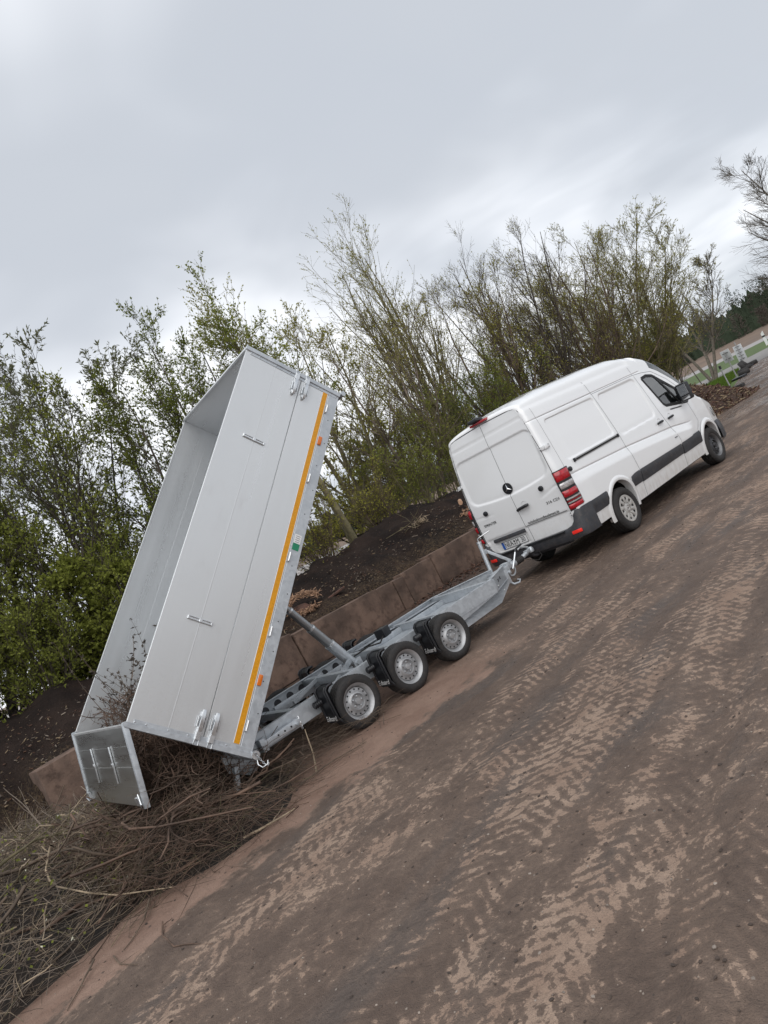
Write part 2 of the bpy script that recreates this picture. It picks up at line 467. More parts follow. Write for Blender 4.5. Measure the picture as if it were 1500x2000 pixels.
class MB:
    def __init__(s):
        s.v = []; s.f = []; s.mi = []; s.cur = 0

    def addv(s, pts):
        i = len(s.v); s.v.extend([tuple(p) for p in pts]); return i

    def face(s, idx):
        s.f.append(tuple(idx)); s.mi.append(s.cur)

    def box(s, c, size, R=None):
        c = Vector(c); hx, hy, hz = size[0] / 2, size[1] / 2, size[2] / 2
        pts = [Vector((sx * hx, sy * hy, sz * hz)) for sx in (-1, 1) for sy in (-1, 1) for sz in (-1, 1)]
        if R is not None: pts = [R @ p for p in pts]
        i = s.addv([p + c for p in pts])
        for q in ((0, 1, 3, 2), (4, 6, 7, 5), (0, 4, 5, 1), (2, 3, 7, 6), (0, 2, 6, 4), (1, 5, 7, 3)):
            s.face([i + k for k in q])
        return s

    def bar(s, p0, p1, w, h, up=(0, 0, 1)):
        """rectangular bar from p0 to p1, w across, h along up"""
        p0, p1 = Vector(p0), Vector(p1)
        d = (p1 - p0); L = d.length; d.normalize()
        side = d.cross(Vector(up)).normalized(); u = side.cross(d)
        R = Matrix((d, side, u)).transposed()
        return s.box((p0 + p1) / 2, (L, w, h), R)

    def tube(s, path, r, n=10, cap=True):
        path = [Vector(p) for p in path]
        rs = r if isinstance(r, (list, tuple)) else [r] * len(path)
        rings = []
        a = None
        for k, p in enumerate(path):
            d = (path[min(k + 1, len(path) - 1)] - path[max(k - 1, 0)]).normalized()
            if a is None:
                ref = Vector((0, 0, 1)) if abs(d.z) < 0.9 else Vector((1, 0, 0))
                a = d.cross(ref).normalized()
            else:
                a = (a - d * a.dot(d)).normalized()
            bb = d.cross(a)
            i = s.addv([p + rs[k] * (math.cos(2 * math.pi * j / n) * a + math.sin(2 * math.pi * j / n) * bb) for j in range(n)])
            rings.append(i)
        for q in range(len(rings) - 1):
            for j in range(n):
                s.face((rings[q] + j, rings[q] + (j + 1) % n, rings[q + 1] + (j + 1) % n, rings[q + 1] + j))
        if cap:
            s.face([rings[0] + j for j in range(n)][::-1]); s.face([rings[-1] + j for j in range(n)])
        return s

    def lathe(s, prof, n=32, M=None, close=False):
        """prof [(r, h)], axis local Z; M maps into place"""
        M = M or Matrix.Identity(4)
        rings = []
        for r, h in prof:
            rings.append(s.addv([M @ Vector((r * math.cos(2 * math.pi * j / n), r * math.sin(2 * math.pi * j / n), h)) for j in range(n)]))
        K = len(rings)
        for q in range(K if close else K - 1):
            a, c = rings[q], rings[(q + 1) % K]
            for j in range(n):
                s.face((a + j, a + (j + 1) % n, c + (j + 1) % n, c + j))
        return s

    def prism(s, poly, fn, t0, t1):
        """poly 2d points, fn(u, v, t) -> 3d, extruded t0..t1"""
        n = len(poly)
        i = s.addv([fn(u, v, t0) for u, v in poly]); k = s.addv([fn(u, v, t1) for u, v in poly])
        s.face([i + j for j in range(n)][::-1]); s.face([k + j for j in range(n)])
        for j in range(n):
            s.face((i + j, i + (j + 1) % n, k + (j + 1) % n, k + j))
        return s

    def grid(s, P, keep=None):
        """P[i][j] points; keep(i, j) says whether the cell is built"""
        ni, nj = len(P), len(P[0])
        i0 = s.addv([p for row in P for p in row])
        for i in range(ni - 1):
            for j in range(nj - 1):
                if keep is None or keep(i, j):
                    a = i0 + i * nj + j
                    s.face((a, a + 1, a + nj + 1, a + nj))
        return s

    def build(s, name, mats, parent=None, bevel=0.0, smooth=30, recalc=True, segs=2, merge=0.0):
        me = bpy.data.meshes.new(name)
        me.from_pydata(s.v, [], s.f)
        if any(s.mi): me.polygons.foreach_set('material_index', s.mi)
        if bevel or recalc or merge:
            bm = bmesh.new(); bm.from_mesh(me)
            if merge: bmesh.ops.remove_doubles(bm, verts=bm.verts, dist=merge)
            if recalc: bmesh.ops.recalc_face_normals(bm, faces=bm.faces)
            if bevel:
                es = [e for e in bm.edges if len(e.link_faces) == 2 and e.calc_face_angle(0) > 0.6]
                bmesh.ops.bevel(bm, geom=es, offset=bevel, segments=segs, affect='EDGES', profile=0.6, clamp_overlap=True)
            lone = [v for v in bm.verts if not v.link_faces]
            if lone: bmesh.ops.delete(bm, geom=lone, context='VERTS')
            bm.to_mesh(me); bm.free()
        if smooth:
            me.polygons.foreach_set('use_smooth', [True] * len(me.polygons))
            me.set_sharp_from_angle(angle=R_(smooth))
        me.update()
        return link(name, me, mats, parent)


def np_mesh(name, V, F, mats, parent=None, mi=None, flat=False):
    """fast mesh from numpy: V (n,3), F (m,k) of one face size or a list of such arrays"""
    Fs = F if isinstance(F, list) else [F]
    me = bpy.data.meshes.new(name)
    me.vertices.add(len(V)); me.vertices.foreach_set('co', np.ascontiguousarray(V, np.float32).ravel())
    loops = np.concatenate([f.ravel() for f in Fs]).astype(np.int32)
    tot = np.concatenate([np.full(len(f), f.shape[1], np.int32) for f in Fs])
    st = np.concatenate([[0], np.cumsum(tot)[:-1]]).astype(np.int32)
    me.loops.add(len(loops)); me.loops.foreach_set('vertex_index', loops)
    me.polygons.add(len(tot)); me.polygons.foreach_set('loop_start', st)
    if mi is not None: me.polygons.foreach_set('material_index', np.asarray(mi, np.int32))
    me.update(calc_edges=True)
    if flat: me.shade_flat()
    return link(name, me, mats, parent)


def tubes(P, Rd, k=3):
    """P (N,M,3) polylines, Rd (N,M) radii -> verts, quads"""
    N, M_, _ = P.shape
    d = P[:, -1] - P[:, 0]
    d /= np.linalg.norm(d, axis=1, keepdims=True) + 1e-9
    ref = np.where((np.abs(d[:, 2:3]) < 0.9), np.array([[0, 0, 1.0]]), np.array([[1.0, 0, 0]]))
    a = np.cross(d, ref); a /= np.linalg.norm(a, axis=1, keepdims=True) + 1e-9
    bb = np.cross(d, a)
    ang = 2 * np.pi * np.arange(k) / k
    off = np.cos(ang)[None, :, None] * a[:, None, :] + np.sin(ang)[None, :, None] * bb[:, None, :]
    V = P[:, :, None, :] + Rd[:, :, None, None] * off[:, None, :, :]
    n, mm, i = np.meshgrid(np.arange(N), np.arange(M_ - 1), np.arange(k), indexing='ij')
    i2 = (i + 1) % k
    idx = lambda a_, b_, c_: (a_ * M_ + b_) * k + c_
    F = np.stack([idx(n, mm, i), idx(n, mm, i2), idx(n, mm + 1, i2), idx(n, mm + 1, i)], -1).reshape(-1, 4)
    return V.reshape(-1, 3), F


def leaves(p, d, L, w, rng, fold=0.25):
    """diamond leaves at p (N,3) along d (N,3)"""
    N = len(p)
    d = d / (np.linalg.norm(d, axis=1, keepdims=True) + 1e-9)
    q = rng.normal(size=(N, 3)); s = np.cross(d, q); s /= np.linalg.norm(s, axis=1, keepdims=True) + 1e-9
    nn = np.cross(d, s)
    L = L[:, None]; w = w[:, None]
    V = np.stack([p, p + 0.45 * L * d + w * s + fold * w * nn, p + L * d, p + 0.45 * L * d - w * s + fold * w * nn], 1).reshape(-1, 3)
    F = np.arange(4 * N).reshape(N, 4)
    return V, F


def join(parts):
    """[(V,F,matindex)] -> V, [F..], mi"""
    Vs, Fs, mi, off = [], [], [], 0
    for V, F, k in parts:
        Vs.append(V); Fs.append(F + off); off += len(V); mi.append(np.full(len(F), k))
    return np.concatenate(Vs), Fs, np.concatenate(mi)


def text_mesh(s, size, extrude=0.001):
    cu = bpy.data.curves.new('lettering', 'FONT')
    cu.body = s; cu.size = size; cu.extrude = extrude; cu.align_x = 'CENTER'; cu.align_y = 'CENTER'
    cu.resolution_u = 3
    ob = bpy.data.objects.new('lettering', cu)
    COL.objects.link(ob)
    dg = bpy.context.evaluated_depsgraph_get()
    me = bpy.data.meshes.new_from_object(ob.evaluated_get(dg))
    bpy.data.objects.remove(ob); bpy.data.curves.remove(cu)
    return me


def lettering(s, size, mat, parent, origin, xdir, ydir, sx=1.0, name='lettering', shear=0.0):
    me = text_mesh(s, size)
    me.materials.clear()
    xd = Vector(xdir).normalized(); yd = Vector(ydir); yd = (yd - xd * yd.dot(xd)).normalized(); zd = xd.cross(yd)
    Mx = Matrix((xd * sx, yd + xd * shear, zd)).transposed().to_4x4(); Mx.translation = Vector(origin)
    me.transform(Mx)
    return link(name, me, mat, parent)

# ------------------------------------------------------------------ setting: ground, far strips, field, wood
EX, EY = 0.94, 0.34          # view axis of the far bands


def band_pt(e, n, z=0.0): return (e * EX - n * EY, e * EY + n * EX, z)


mb = MB()
def ground_z(x, y):
    """shallow ruts and swells of the trodden yard, fading out away from the vehicles"""
    x = np.asarray(x, float); y = np.asarray(y, float)
    z = .010 * np.sin(x * .9 + 1.7 * np.sin(y * .7)) * np.sin(y * 1.3 + .6) + .006 * np.sin(x * 2.3 + y * 1.1) * np.sin(y * 2.9 - x * .5) + .004 * np.sin(x * 5.1 + 2 * np.sin(y * 3.3)) * np.sin(y * 6.3)
    for y0, s_ in ((-2.42, .07), (-3.1, .07), (-4.05, .105), (-3.30, .26), (-3.55, .22), (-4.8, .12)):
        d = y - y0 - s_ * x + .06 * np.sin(x * .8)
        z = z - .013 * np.exp(-(d / .17) ** 2) + .008 * np.exp(-((np.abs(d) - .30) / .09) ** 2)
    f = np.clip((14 - np.hypot(x + 5, y + 3)) / 4, 0, 1) * np.clip((-1.2 - y) / .7, 0, 1)
    return z * f


gxs = np.concatenate([[-1500, -300, -60, -25], np.arange(-19.5, 10, .11), [12, 15, 30, 60, 300, 1500]])
gys = np.concatenate([[-1500, -300, -60, -25], np.arange(-17.5, -.5, .09), [0, 3, 6, 12, 60, 300, 1500]])
GX, GY = np.meshgrid(gxs, gys, indexing='ij')
GV = np.stack([GX, GY, ground_z(GX, GY)], -1).reshape(-1, 3)
_ni, _nj = GX.shape
_i, _j = np.meshgrid(np.arange(_ni - 1), np.arange(_nj - 1), indexing='ij')
GF = np.stack([_i * _nj + _j, (_i + 1) * _nj + _j, (_i + 1) * _nj + _j + 1, _i * _nj + _j + 1], -1).reshape(-1, 4)
tag(np_mesh('ground', GV, GF, 'yard_mud'), kind='structure')


def strip(name, pts, mat, z):
    o = MB(); i = o.addv([(p[0], p[1], z) for p in pts]); o.face(range(i, i + len(pts)))
    ob = o.build(name, mat, smooth=0, recalc=False)
    return tag(ob, kind='structure')


strip('lane', [band_pt(47, 30), band_pt(46.5, -2.5), band_pt(58, -12), band_pt(76, -60), band_pt(92, -60), band_pt(80, -10), band_pt(65, 4), band_pt(66, 30)], 'asphalt_pale', 0.008)
strip('grass_verge', [band_pt(66.1, 60), band_pt(65.1, 4), band_pt(80.1, -10), band_pt(92.1, -60), band_pt(150, -90), band_pt(137, 0), band_pt(132, 70)], 'verge_green', 0.012)
strip('road', [band_pt(132.1, 120), band_pt(137.1, 0), band_pt(150.1, -120), band_pt(222, -120), band_pt(205, 0), band_pt(200, 140)], 'road_pale', 0.016)
# grass around the sign posts
strip('grass_patch', [(19.5, 4.9), (25.5, 6.6), (36, 9.9), (43.5, 12.6), (47.5, 15.2), (44, 17), (35, 14), (25, 9.5)], 'verge_green', 0.004)
mb = MB()
rows = []
for e, z in ((200.2, 0.02), (215, 0.2), (240, 1.0), (270, 2.1), (300, 3.1), (420, 3.6), (900, 4.5), (1500, 4.5)):
    rows.append([band_pt(e + 0.02 * n if e < 210 else e, n, z) for n in (-600, -250, -120, 0, 120, 250, 700)])
mb.grid(rows)
tag(mb.build('field', 'field_soil'), kind='structure')

# the wood on the far side of the field: one dark mass
rng = np.random.default_rng(5)
parts = []
for k in range(400):
    e = 288 + rng.random() * 60; n = -130 + rng.random() * 330
    bx, by, _ = band_pt(e, n); zb = 3.0
    hgt = rng.uniform(14.0, 20.5) if e > 300 else rng.uniform(5.0, 12.0); pine = rng.random() < (0.75 if e > 300 else 0.25)
    nl = 330
    tt = rng.random(nl) ** 0.9
    zc = zb - 0.6 + hgt * tt
    rad = (hgt * 0.24 * (1.05 - tt) ** 0.7 if pine else hgt * 0.24 * np.sqrt(np.clip(1.1 - tt ** 2, 0.05, 1)))
    az = rng.random(nl) * 6.283; rr = rad * np.sqrt(rng.random(nl))
    p = np.stack([bx + rr * np.cos(az), by + rr * np.sin(az), zc], 1)
    d = np.stack([np.cos(az), np.sin(az), rng.normal(0.1 if pine else 0.8, 0.5, nl)], 1)
    sz_ = rng.uniform(0.25, 0.7, nl) if pine else rng.uniform(0.6, 1.8, nl)
    V, F = leaves(p, d, sz_, sz_ * (0.36 if pine else 0.10), rng)
    parts.append((V, F, 0 if pine else 1))
# dark inside of the wood
nn = np.linspace(-150, 230, 900); core = []
for e0, lo, hi in ((306, 2.5, 6.5), (322, 9.5, 14.5)):
    hh = lo + (hi - lo) * (.5 + .22 * np.sin(nn * .31) + .18 * np.sin(nn * .83 + 1) + .10 * np.sin(nn * 2.1)) + rng.random(len(nn)) ** 2 * 2.2
    base = np.array([band_pt(e0, n, 2.0) for n in nn]); topv = np.array([band_pt(e0 + 1.5, n, 3.0 + h_) for n, h_ in zip(nn, hh)])
    back = np.array([band_pt(e0 + 9, n, 2.0) for n in nn])
    V = np.concatenate([base, topv, back]); K = len(nn); a = np.arange(K - 1)
    F = np.concatenate([np.stack([a, a + 1, K + a + 1, K + a], 1), np.stack([K + a, K + a + 1, 2 * K + a + 1, 2 * K + a], 1)])
    parts.append((V, F, 2))
V, Fs, mi = join(parts)
tag(np_mesh('distant_wood', V, Fs, ['leaf_pine', 'leaf_bare', 'leaf_pine'], mi=mi), 'dark pine wood on the far side of the ploughed field', 'wood', kind='stuff')

# ------------------------------------------------------------------ block wall and compost heap
from mathutils import noise as mnoise


def rough_block(sx, sy, sz, seed, amp=0.012):
    bm = bmesh.new()
    bmesh.ops.create_cube(bm, size=1.0)
    for v in bm.verts: v.co = Vector((v.co.x * sx, v.co.y * sy, (v.co.z + 0.5) * sz))
    bmesh.ops.bevel(bm, geom=bm.edges[:], offset=0.014, segments=2, affect='EDGES', profile=0.6)
    bmesh.ops.subdivide_edges(bm, edges=[e for e in bm.edges if e.calc_length() > 0.25], cuts=5, use_grid_fill=True)
    for v in bm.verts:
        n = mnoise.noise_vector(v.co * 3.1 + Vector((seed * 7.3, seed, 0)))
        n2 = mnoise.noise_vector(v.co * 9.0 + Vector((seed * 3.3, 0, seed)))
        v.co += n * amp * .7 + n2 * amp * .8
    me = bpy.data.meshes.new('block'); bm.to_mesh(me); bm.free()
    me.polygons.foreach_set('use_smooth', [True] * len(me.polygons))
    me.set_sharp_from_angle(angle=R_(40))
    return me


wall = empty('block_wall', (1.5, 4.65, 0))
tag(wall, 'low brown stained wall of big concrete blocks holding back the compost', 'wall')
edges_x = [-6.42, -4.15, -1.80, 0.36, 0.86, 1.16, 2.12, 3.95, 5.85, 7.8, 9.7, 11.6]
hts = [0.90, 0.76, 0.71, 0.66, 0.64, 0.68, 0.72, 0.73, 0.72, 0.73, 0.72]
random.seed(3)
for k in range(len(edges_x) - 1):
    a, c = edges_x[k], edges_x[k + 1]
    o = link('block', rough_block(c - a - 0.014, 0.5, hts[k], k + 1), 'concrete', wall)
    o.location = ((a + c) / 2 - 1.5, random.uniform(-0.03, 0.03), 0)
    o.rotation_euler = (R_(random.uniform(-1.5, 0.5)), R_(random.uniform(-1.0, 1.0)), R_(random.uniform(-1.2, 1.2)))

HX = [-16, -12, -9, -7.4, -6, -5.2, -4.5, -3, -1.5, 0, 0.9, 2, 2.9, 4, 5.3, 6.9, 9, 11.5, 14]
HZ = [1.5, 1.75, 1.8, 1.72, 1.72, 1.76, 1.66, 1.5, 1.42, 1.46, 1.66, 1.60, 1.76, 1.93, 1.74, 1.58, 1.45, 1.2, 0.5]


def heap_z(x, y):
    ridge = np.interp(x, HX, HZ)
    y0 = np.where(x < -6.4, np.interp(x, [-16, -8, -6.4], [2.6, 3.3, 4.5]), 4.66)
    z0 = np.where(x < -6.4, 0.0, 0.63)
    t = np.clip((y - y0) / (6.6 - y0), 0, 1)
    up = z0 + (ridge - z0) * (t ** 0.8)
    down = np.clip((y - 6.8) / 3.5, 0, 1)
    return np.where(y < y0, z0 - (y0 - y) * np.where(x < -6.4, 1.5, 9.0), up - down * 0.7)


def height_mesh(name, fn, xs, ys, mat, amp=0.05, seed=0, **kw):
    X, Y = np.meshgrid(xs, ys, indexing='ij')
    Z = fn(X, Y)
    V = np.stack([X, Y, Z], -1).reshape(-1, 3)
    for i in range(len(V)):
        p = Vector(V[i])
        n = mnoise.fractal(Vector((p.x * 1.6 + seed, p.y * 1.6, 0)), 0.9, 2.1, 5)
        V[i, 2] += n * amp * 1.6
        V[i, 1] += mnoise.noise(Vector((p.x * 3.1, p.y * 3, 5 + seed))) * amp * 0.5
    ni, nj = X.shape
    i, j = np.meshgrid(np.arange(ni - 1), np.arange(nj - 1), indexing='ij')
    F = np.stack([i * nj + j, (i + 1) * nj + j, (i + 1) * nj + j + 1, i * nj + j + 1], -1).reshape(-1, 4)
    return np_mesh(name, V, F, mat, **kw)


heap = height_mesh('compost_heap', heap_z, np.linspace(-15, 14, 240), np.linspace(2.4, 10.2, 90), 'compost', 0.10)
tag(heap, 'long heap of black compost soil banked up behind the block wall', 'heap')


def mulch_z(x, y):
    r = np.sqrt(((x - 17.9) / 4.2) ** 2 + ((y - 6.6) / 3.4) ** 2)
    return 2.15 * np.clip(1 - r, -0.2, 1) ** 1.0 * np.where(r < 1, 1, 1) + np.where(r > 1, -0.3, 0)


mul_ = height_mesh('mulch_heap', lambda x, y: np.where(np.sqrt(((x - 17.9) / 4.2) ** 2 + ((y - 6.6) / 3.4) ** 2) < 1.0,
                   2.15 * np.clip(1 - np.sqrt(((x - 17.9) / 4.2) ** 2 + ((y - 6.6) / 3.4) ** 2), 0, 1) ** 0.9, -0.12),
                   np.linspace(13.4, 23.2, 90), np.linspace(3.0, 10.2, 66), 'bark_mulch', 0.06, 3)
tag(mul_, 'heap of reddish brown bark mulch in front of the van', 'heap')


def chips(name, n, fn, xr, yr, smin, smax, mats, seed, label, dens=None):
    rng = np.random.default_rng(seed)
    x = rng.uniform(*xr, n); y = rng.uniform(*yr, n)
    if dens is not None:
        k = rng.random(n) < dens(x, y); x = x[k]; y = y[k]; n = len(x)
    z = fn(x, y) + 0.015 + rng.random(n) * 0.02
    az = rng.random(n) * 6.283; el = rng.normal(0, 0.35, n)
    d = np.stack([np.cos(az) * np.cos(el), np.sin(az) * np.cos(el), np.sin(el)], 1)
    L = rng.uniform(smin, smax, n) * rng.choice([1, 1, 1.8], n)
    p0 = np.stack([x, y, z], 1)
    P = np.stack([p0, p0 + d * L[:, None]], 1)
    Rr = np.repeat((L * rng.uniform(0.10, 0.22, n))[:, None], 2, 1)
    V, F = tubes(P, Rr, 3)
    mi = np.repeat(rng.integers(0, len(mats), n), 3)
    return tag(np_mesh(name, V, F, mats, mi=mi), label, 'chips', kind='stuff')


chips('wood_chips', 11000, heap_z, (-9, 12.5), (4.85, 6.6), 0.012, 0.042, ['chip_tan', 'chip_red', 'twig_grey'], 2,
      'pale wood chips and straw strewn over the compost heap', lambda x, y: np.clip(1.25 - (y - 4.8) * 0.75, 0.1, 1) * np.clip(0.35 + 0.65 * np.sin(x * 0.9 + 0.6) ** 2, 0, 1))
chips('mulch_chips', 9000, lambda x, y: np.clip(2.15 * np.clip(1 - np.sqrt(((x - 17.9) / 4.2) ** 2 + ((y - 6.6) / 3.4) ** 2), 0, 1) ** 0.9, 0, 3),
      (13.2, 23.2), (2.9, 7.4), 0.04, 0.10, ['chip_red', 'wood_old', 'chip_tan'], 4, 'loose bark pieces on the mulch heap',
      lambda x, y: (np.sqrt(((x - 17.9) / 4.2) ** 2 + ((y - 6.6) / 3.4) ** 2) < 1.06) * 1.0)
chips('spilled_mulch', 1500, lambda x, y: 0 * x, (0.8, 7.0), (3.2, 4.4), 0.02, 0.07, ['chip_red', 'wood_old', 'clod'], 6,
      'spilled compost crumbs along the foot of the block wall', lambda x, y: np.clip((y - 3.1) * 0.9, 0, 1))


# ------------------------------------------------------------------ trees
def unit(a): return a / (np.linalg.norm(a, axis=-1, keepdims=True) + 1e-9)


def grow_level(rng, P, Rd, K, tmin, tmax, ang, Lfn, M_, up, wob, rscale):
    """children of polylines P (N,M,3): returns child P, R"""
    N, Mp, _ = P.shape
    t = rng.uniform(tmin, tmax, (N, K)) if K > 2 else rng.uniform(tmin, tmax, (N, K))
    t = np.sort(t, 1)
    f = t * (Mp - 1); i = np.clip(f.astype(int), 0, Mp - 2); w = (f - i)[..., None]
    n = np.arange(N)[:, None]
    base = P[n, i] * (1 - w) + P[n, i + 1] * w
    pd = unit(P[n, i + 1] - P[n, i])
    pr = Rd[n, i] * (1 - w[..., 0]) + Rd[n, i + 1] * w[..., 0]
    q = rng.normal(size=pd.shape); s = unit(np.cross(pd, q))
    a = np.radians(rng.normal(ang, ang * 0.28, t.shape))[..., None]
    d = unit(np.cos(a) * pd + np.sin(a) * s)
    L = Lfn(t, np.linalg.norm(P[:, -1] - P[:, 0], axis=1)[:, None]) * rng.uniform(0.65, 1.25, t.shape)
    base = base.reshape(-1, 3); d = d.reshape(-1, 3); L = L.reshape(-1); pr = pr.reshape(-1)
    n2 = len(base)
    Q = np.zeros((n2, M_, 3)); Q[:, 0] = base
    cur = d
    seg = (L / (M_ - 1))[:, None]
    for k in range(1, M_):
        cur = unit(cur + np.array([0, 0, up]) + rng.normal(0, wob, cur.shape))
        Q[:, k] = Q[:, k - 1] + cur * seg
    taper = np.linspace(1, 0.35, M_)[None, :]
    R2 = np.minimum(pr * rscale, 0.02 + L * 0.02)[:, None] * taper
    return Q, R2


def tree(name, label, base, height, seed, stems=3, spread=0.25, lean=(0, 0), k1=13, k2=9, k3=5, ang1=42, up=0.12, trunk_r=0.11,
         bark='bark_grey', leaf='leaf_mid', nleaf=3, lsize=0.055, lw=0.42, l1=0.42, bare_below=0.12, twig_r=0.0028, group='trees and bushes of the hedgerow',
         wob0=0.06, leaf_low=0.0, k1min=None, cat='tree', tw=0.09):
    rng = np.random.default_rng(seed)
    root = empty(name, base)
    tag(root, label, cat, group)
    # stems
    P0 = np.zeros((stems, 9, 3)); R0 = np.zeros((stems, 9))
    for s in range(stems):
        az = 6.283 * (s + rng.random() * 0.7) / stems
        d = unit(np.array([math.cos(az) * spread + lean[0], math.sin(az) * spread + lean[1], 1.0]))
        L = height * rng.uniform(0.78, 1.0) * (1.0 if s == 0 else 0.93)
        p = np.array([math.cos(az), math.sin(az), 0]) * trunk_r * (0.7 if stems > 1 else 0)
        P0[s, 0] = p; cur = d
        for k in range(1, 9):
            cur = unit(cur + rng.normal(0, wob0, 3) + np.array([0, 0, 0.05]))
            P0[s, k] = P0[s, k - 1] + cur * L / 8
        R0[s] = trunk_r * np.linspace(1, 0.10, 9) * rng.uniform(0.7, 1.0)
    P1, R1 = grow_level(rng, P0, R0, k1, bare_below, 0.97, ang1, lambda t, L: L * l1 * (1.08 - 0.78 * t), 6, up, 0.07, 0.55)
    P2, R2 = grow_level(rng, P1, R1, k2, 0.12, 1.0, 38, lambda t, L: L * 0.42 * (1.15 - 0.6 * t) + 0.15, 4, up, tw, 0.55)
    P3, R3 = grow_level(rng, P2, R2, k3, 0.1, 1.0, 36, lambda t, L: L * 0.40 * (1.1 - 0.5 * t) + 0.12, 3, up * 0.8, tw, 0.6)
    R2 = np.maximum(R2, twig_r * 1.3); R3 = np.maximum(R3 * 0.6, twig_r)
    v0, f0 = tubes(P0, R0, 7)
    v1, f1 = tubes(P1, np.maximum(R1, twig_r * 2), 5)
    V, Fs, mi = join([(v0, f0, 0), (v1, f1, 0)])
    np_mesh('trunk', V, Fs, [bark], root)
    V, Fs, mi = join([tubes(P2, R2, 3) + (0,), tubes(P3, R3, 3) + (0,)])
    np_mesh('branches', V, Fs, [bark], root)
    if nleaf:
        n3 = len(P3)
        t = rng.random((n3, nleaf)); w = t[..., None] * 2
        seg = np.clip(w.astype(int), 0, 1)
        n = np.arange(n3)[:, None]
        p = P3[n, seg[..., 0]] * (1 - (w - seg)) + P3[n, seg[..., 0] + 1] * (w - seg)
        d = unit(P3[:, 2] - P3[:, 0])[:, None, :] + rng.normal(0, 0.75, p.shape)
        p = p.reshape(-1, 3); d = d.reshape(-1, 3)
        if leaf_low > 0:     # fewer leaves high up
            keep = rng.random(len(p)) < np.clip(1.2 - leaf_low * p[:, 2] / height, 0.06, 1)
            p = p[keep]; d = d[keep]
        L = rng.uniform(0.6, 1.3, len(p)) * lsize
        V, F = leaves(p, d, L, L * lw * 0.5, rng)
        np_mesh('foliage', V, F, [leaf], root)
    return root


G = 'trees and bushes of the hedgerow'
# from the left edge of the picture to the right
tree('leafy_bush', 'dark green leafy bush at the left edge above the black compost', (-5.9, 8.3, 0.7), 5.6, 11, 5, 0.42, k1=14, k2=10, k3=6, leaf='leaf_mid', nleaf=5, lsize=0.07, lw=0.6, bark='bark_dark', bare_below=0.06)
tree('leafy_bush', 'bright green leafy bush low behind the compost at the far left', (-4.1, 7.6, 0.9), 3.0, 12, 6, 0.55, k1=10, k2=8, k3=6, leaf='leaf_mid', nleaf=7, lsize=0.085, lw=0.6, bark='bark_dark', bare_below=0.05, trunk_r=0.05)
tree('willow_tree', 'tall grey leaved willow tree at the left edge of the picture', (-2.8, 9.4, 0.7), 9.2, 13, 5, 0.24, lean=(0.05, 0), k1=13, k2=9, k3=5, leaf='leaf_grey', nleaf=6, lsize=0.10, lw=0.36, bark='bark_dark', trunk_r=0.075)
tree('leafy_tree', 'slender green tree in front of the willow at the left edge', (-3.9, 8.2, 0.8), 7.2, 61, 4, 0.24, lean=(0.04, 0), k1=14, k2=9, k3=6, leaf='leaf_mid', nleaf=4, lsize=0.07, lw=0.55, bark='bark_dark', trunk_r=0.06)
tree('leafy_tree', 'dense dark green tree left of the tipped box', (-1.2, 8.6, 0.8), 7.0, 14, 3, 0.26, k1=15, k2=10, k3=6, leaf='leaf_dark', nleaf=5, lsize=0.066, lw=0.6, bark='bark_dark', trunk_r=0.10, bare_below=0.1)
tree('leafy_tree', 'green leafy tree rising right behind the tipped box', (1.5, 8.8, 0.8), 8.9, 15, 3, 0.20, k1=15, k2=10, k3=6, leaf='leaf_dark', nleaf=5, lsize=0.066, lw=0.6, bark='bark_dark', trunk_r=0.10)
tree('blossom_tree', 'light green tree with young leaves topping the tipped box', (3.0, 7.6, 1.3), 9.4, 16, 2, 0.16, lean=(0.07, 0.05), k1=15, k2=9, k3=5, leaf='leaf_mid', nleaf=6, lsize=0.065, lw=0.65, bark='bark_olive', trunk_r=0.13, bare_below=0.3)
tree('blossom_tree', 'young leaved tree with upright shoots right of the tipped box', (5.6, 9.4, 0.8), 9.6, 17, 3, 0.20, k1=14, k2=9, k3=5, leaf='leaf_young', nleaf=5, lsize=0.065, lw=0.55, bark='bark_olive', trunk_r=0.11)
tree('bare_tree', 'thin twiggy tree between tipped box and poplar', (7.4, 8.6, 0.8), 8.4, 18, 4, 0.28, k1=15, k2=10, k3=6, leaf='leaf_young', nleaf=3, lsize=0.06, bark='twig_grey', trunk_r=0.09, leaf_low=0.3)
tree('poplar_tree', 'tallest poplar with steep upright branches in the middle of the hedgerow', (10.4, 9.6, 0.8), 11.3, 19, 4, 0.15, lean=(-0.02, 0), k1=15, k2=8, k3=5, ang1=27, up=0.16, leaf='leaf_young', nleaf=4, lsize=0.065, bark='bark_olive', trunk_r=0.12, l1=0.46, leaf_low=0.6)
tree('bare_tree', 'brown twiggy tree right of the poplar', (13.2, 9.0, 0.7), 8.8, 20, 5, 0.34, k1=15, k2=10, k3=6, leaf='leaf_young', nleaf=4, lsize=0.065, bark='twig_brown', trunk_r=0.10, leaf_low=0.9, up=0.07)
tree('bare_tree', 'tall dark bare tree above the rear of the van roof', (16.6, 9.4, 0.6), 11.0, 21, 5, 0.26, k1=15, k2=10, k3=6, leaf='leaf_young', nleaf=1, lsize=0.06, bark='bark_dark', trunk_r=0.12, ang1=34, up=0.16)
tree('bare_tree', 'reddish brown twiggy tree above the middle of the van roof', (20.3, 9.0, 0.5), 9.6, 22, 6, 0.34, k1=15, k2=10, k3=6, leaf='leaf_young', nleaf=3, lsize=0.07, bark='twig_brown', trunk_r=0.11, leaf_low=0.8, up=0.07)
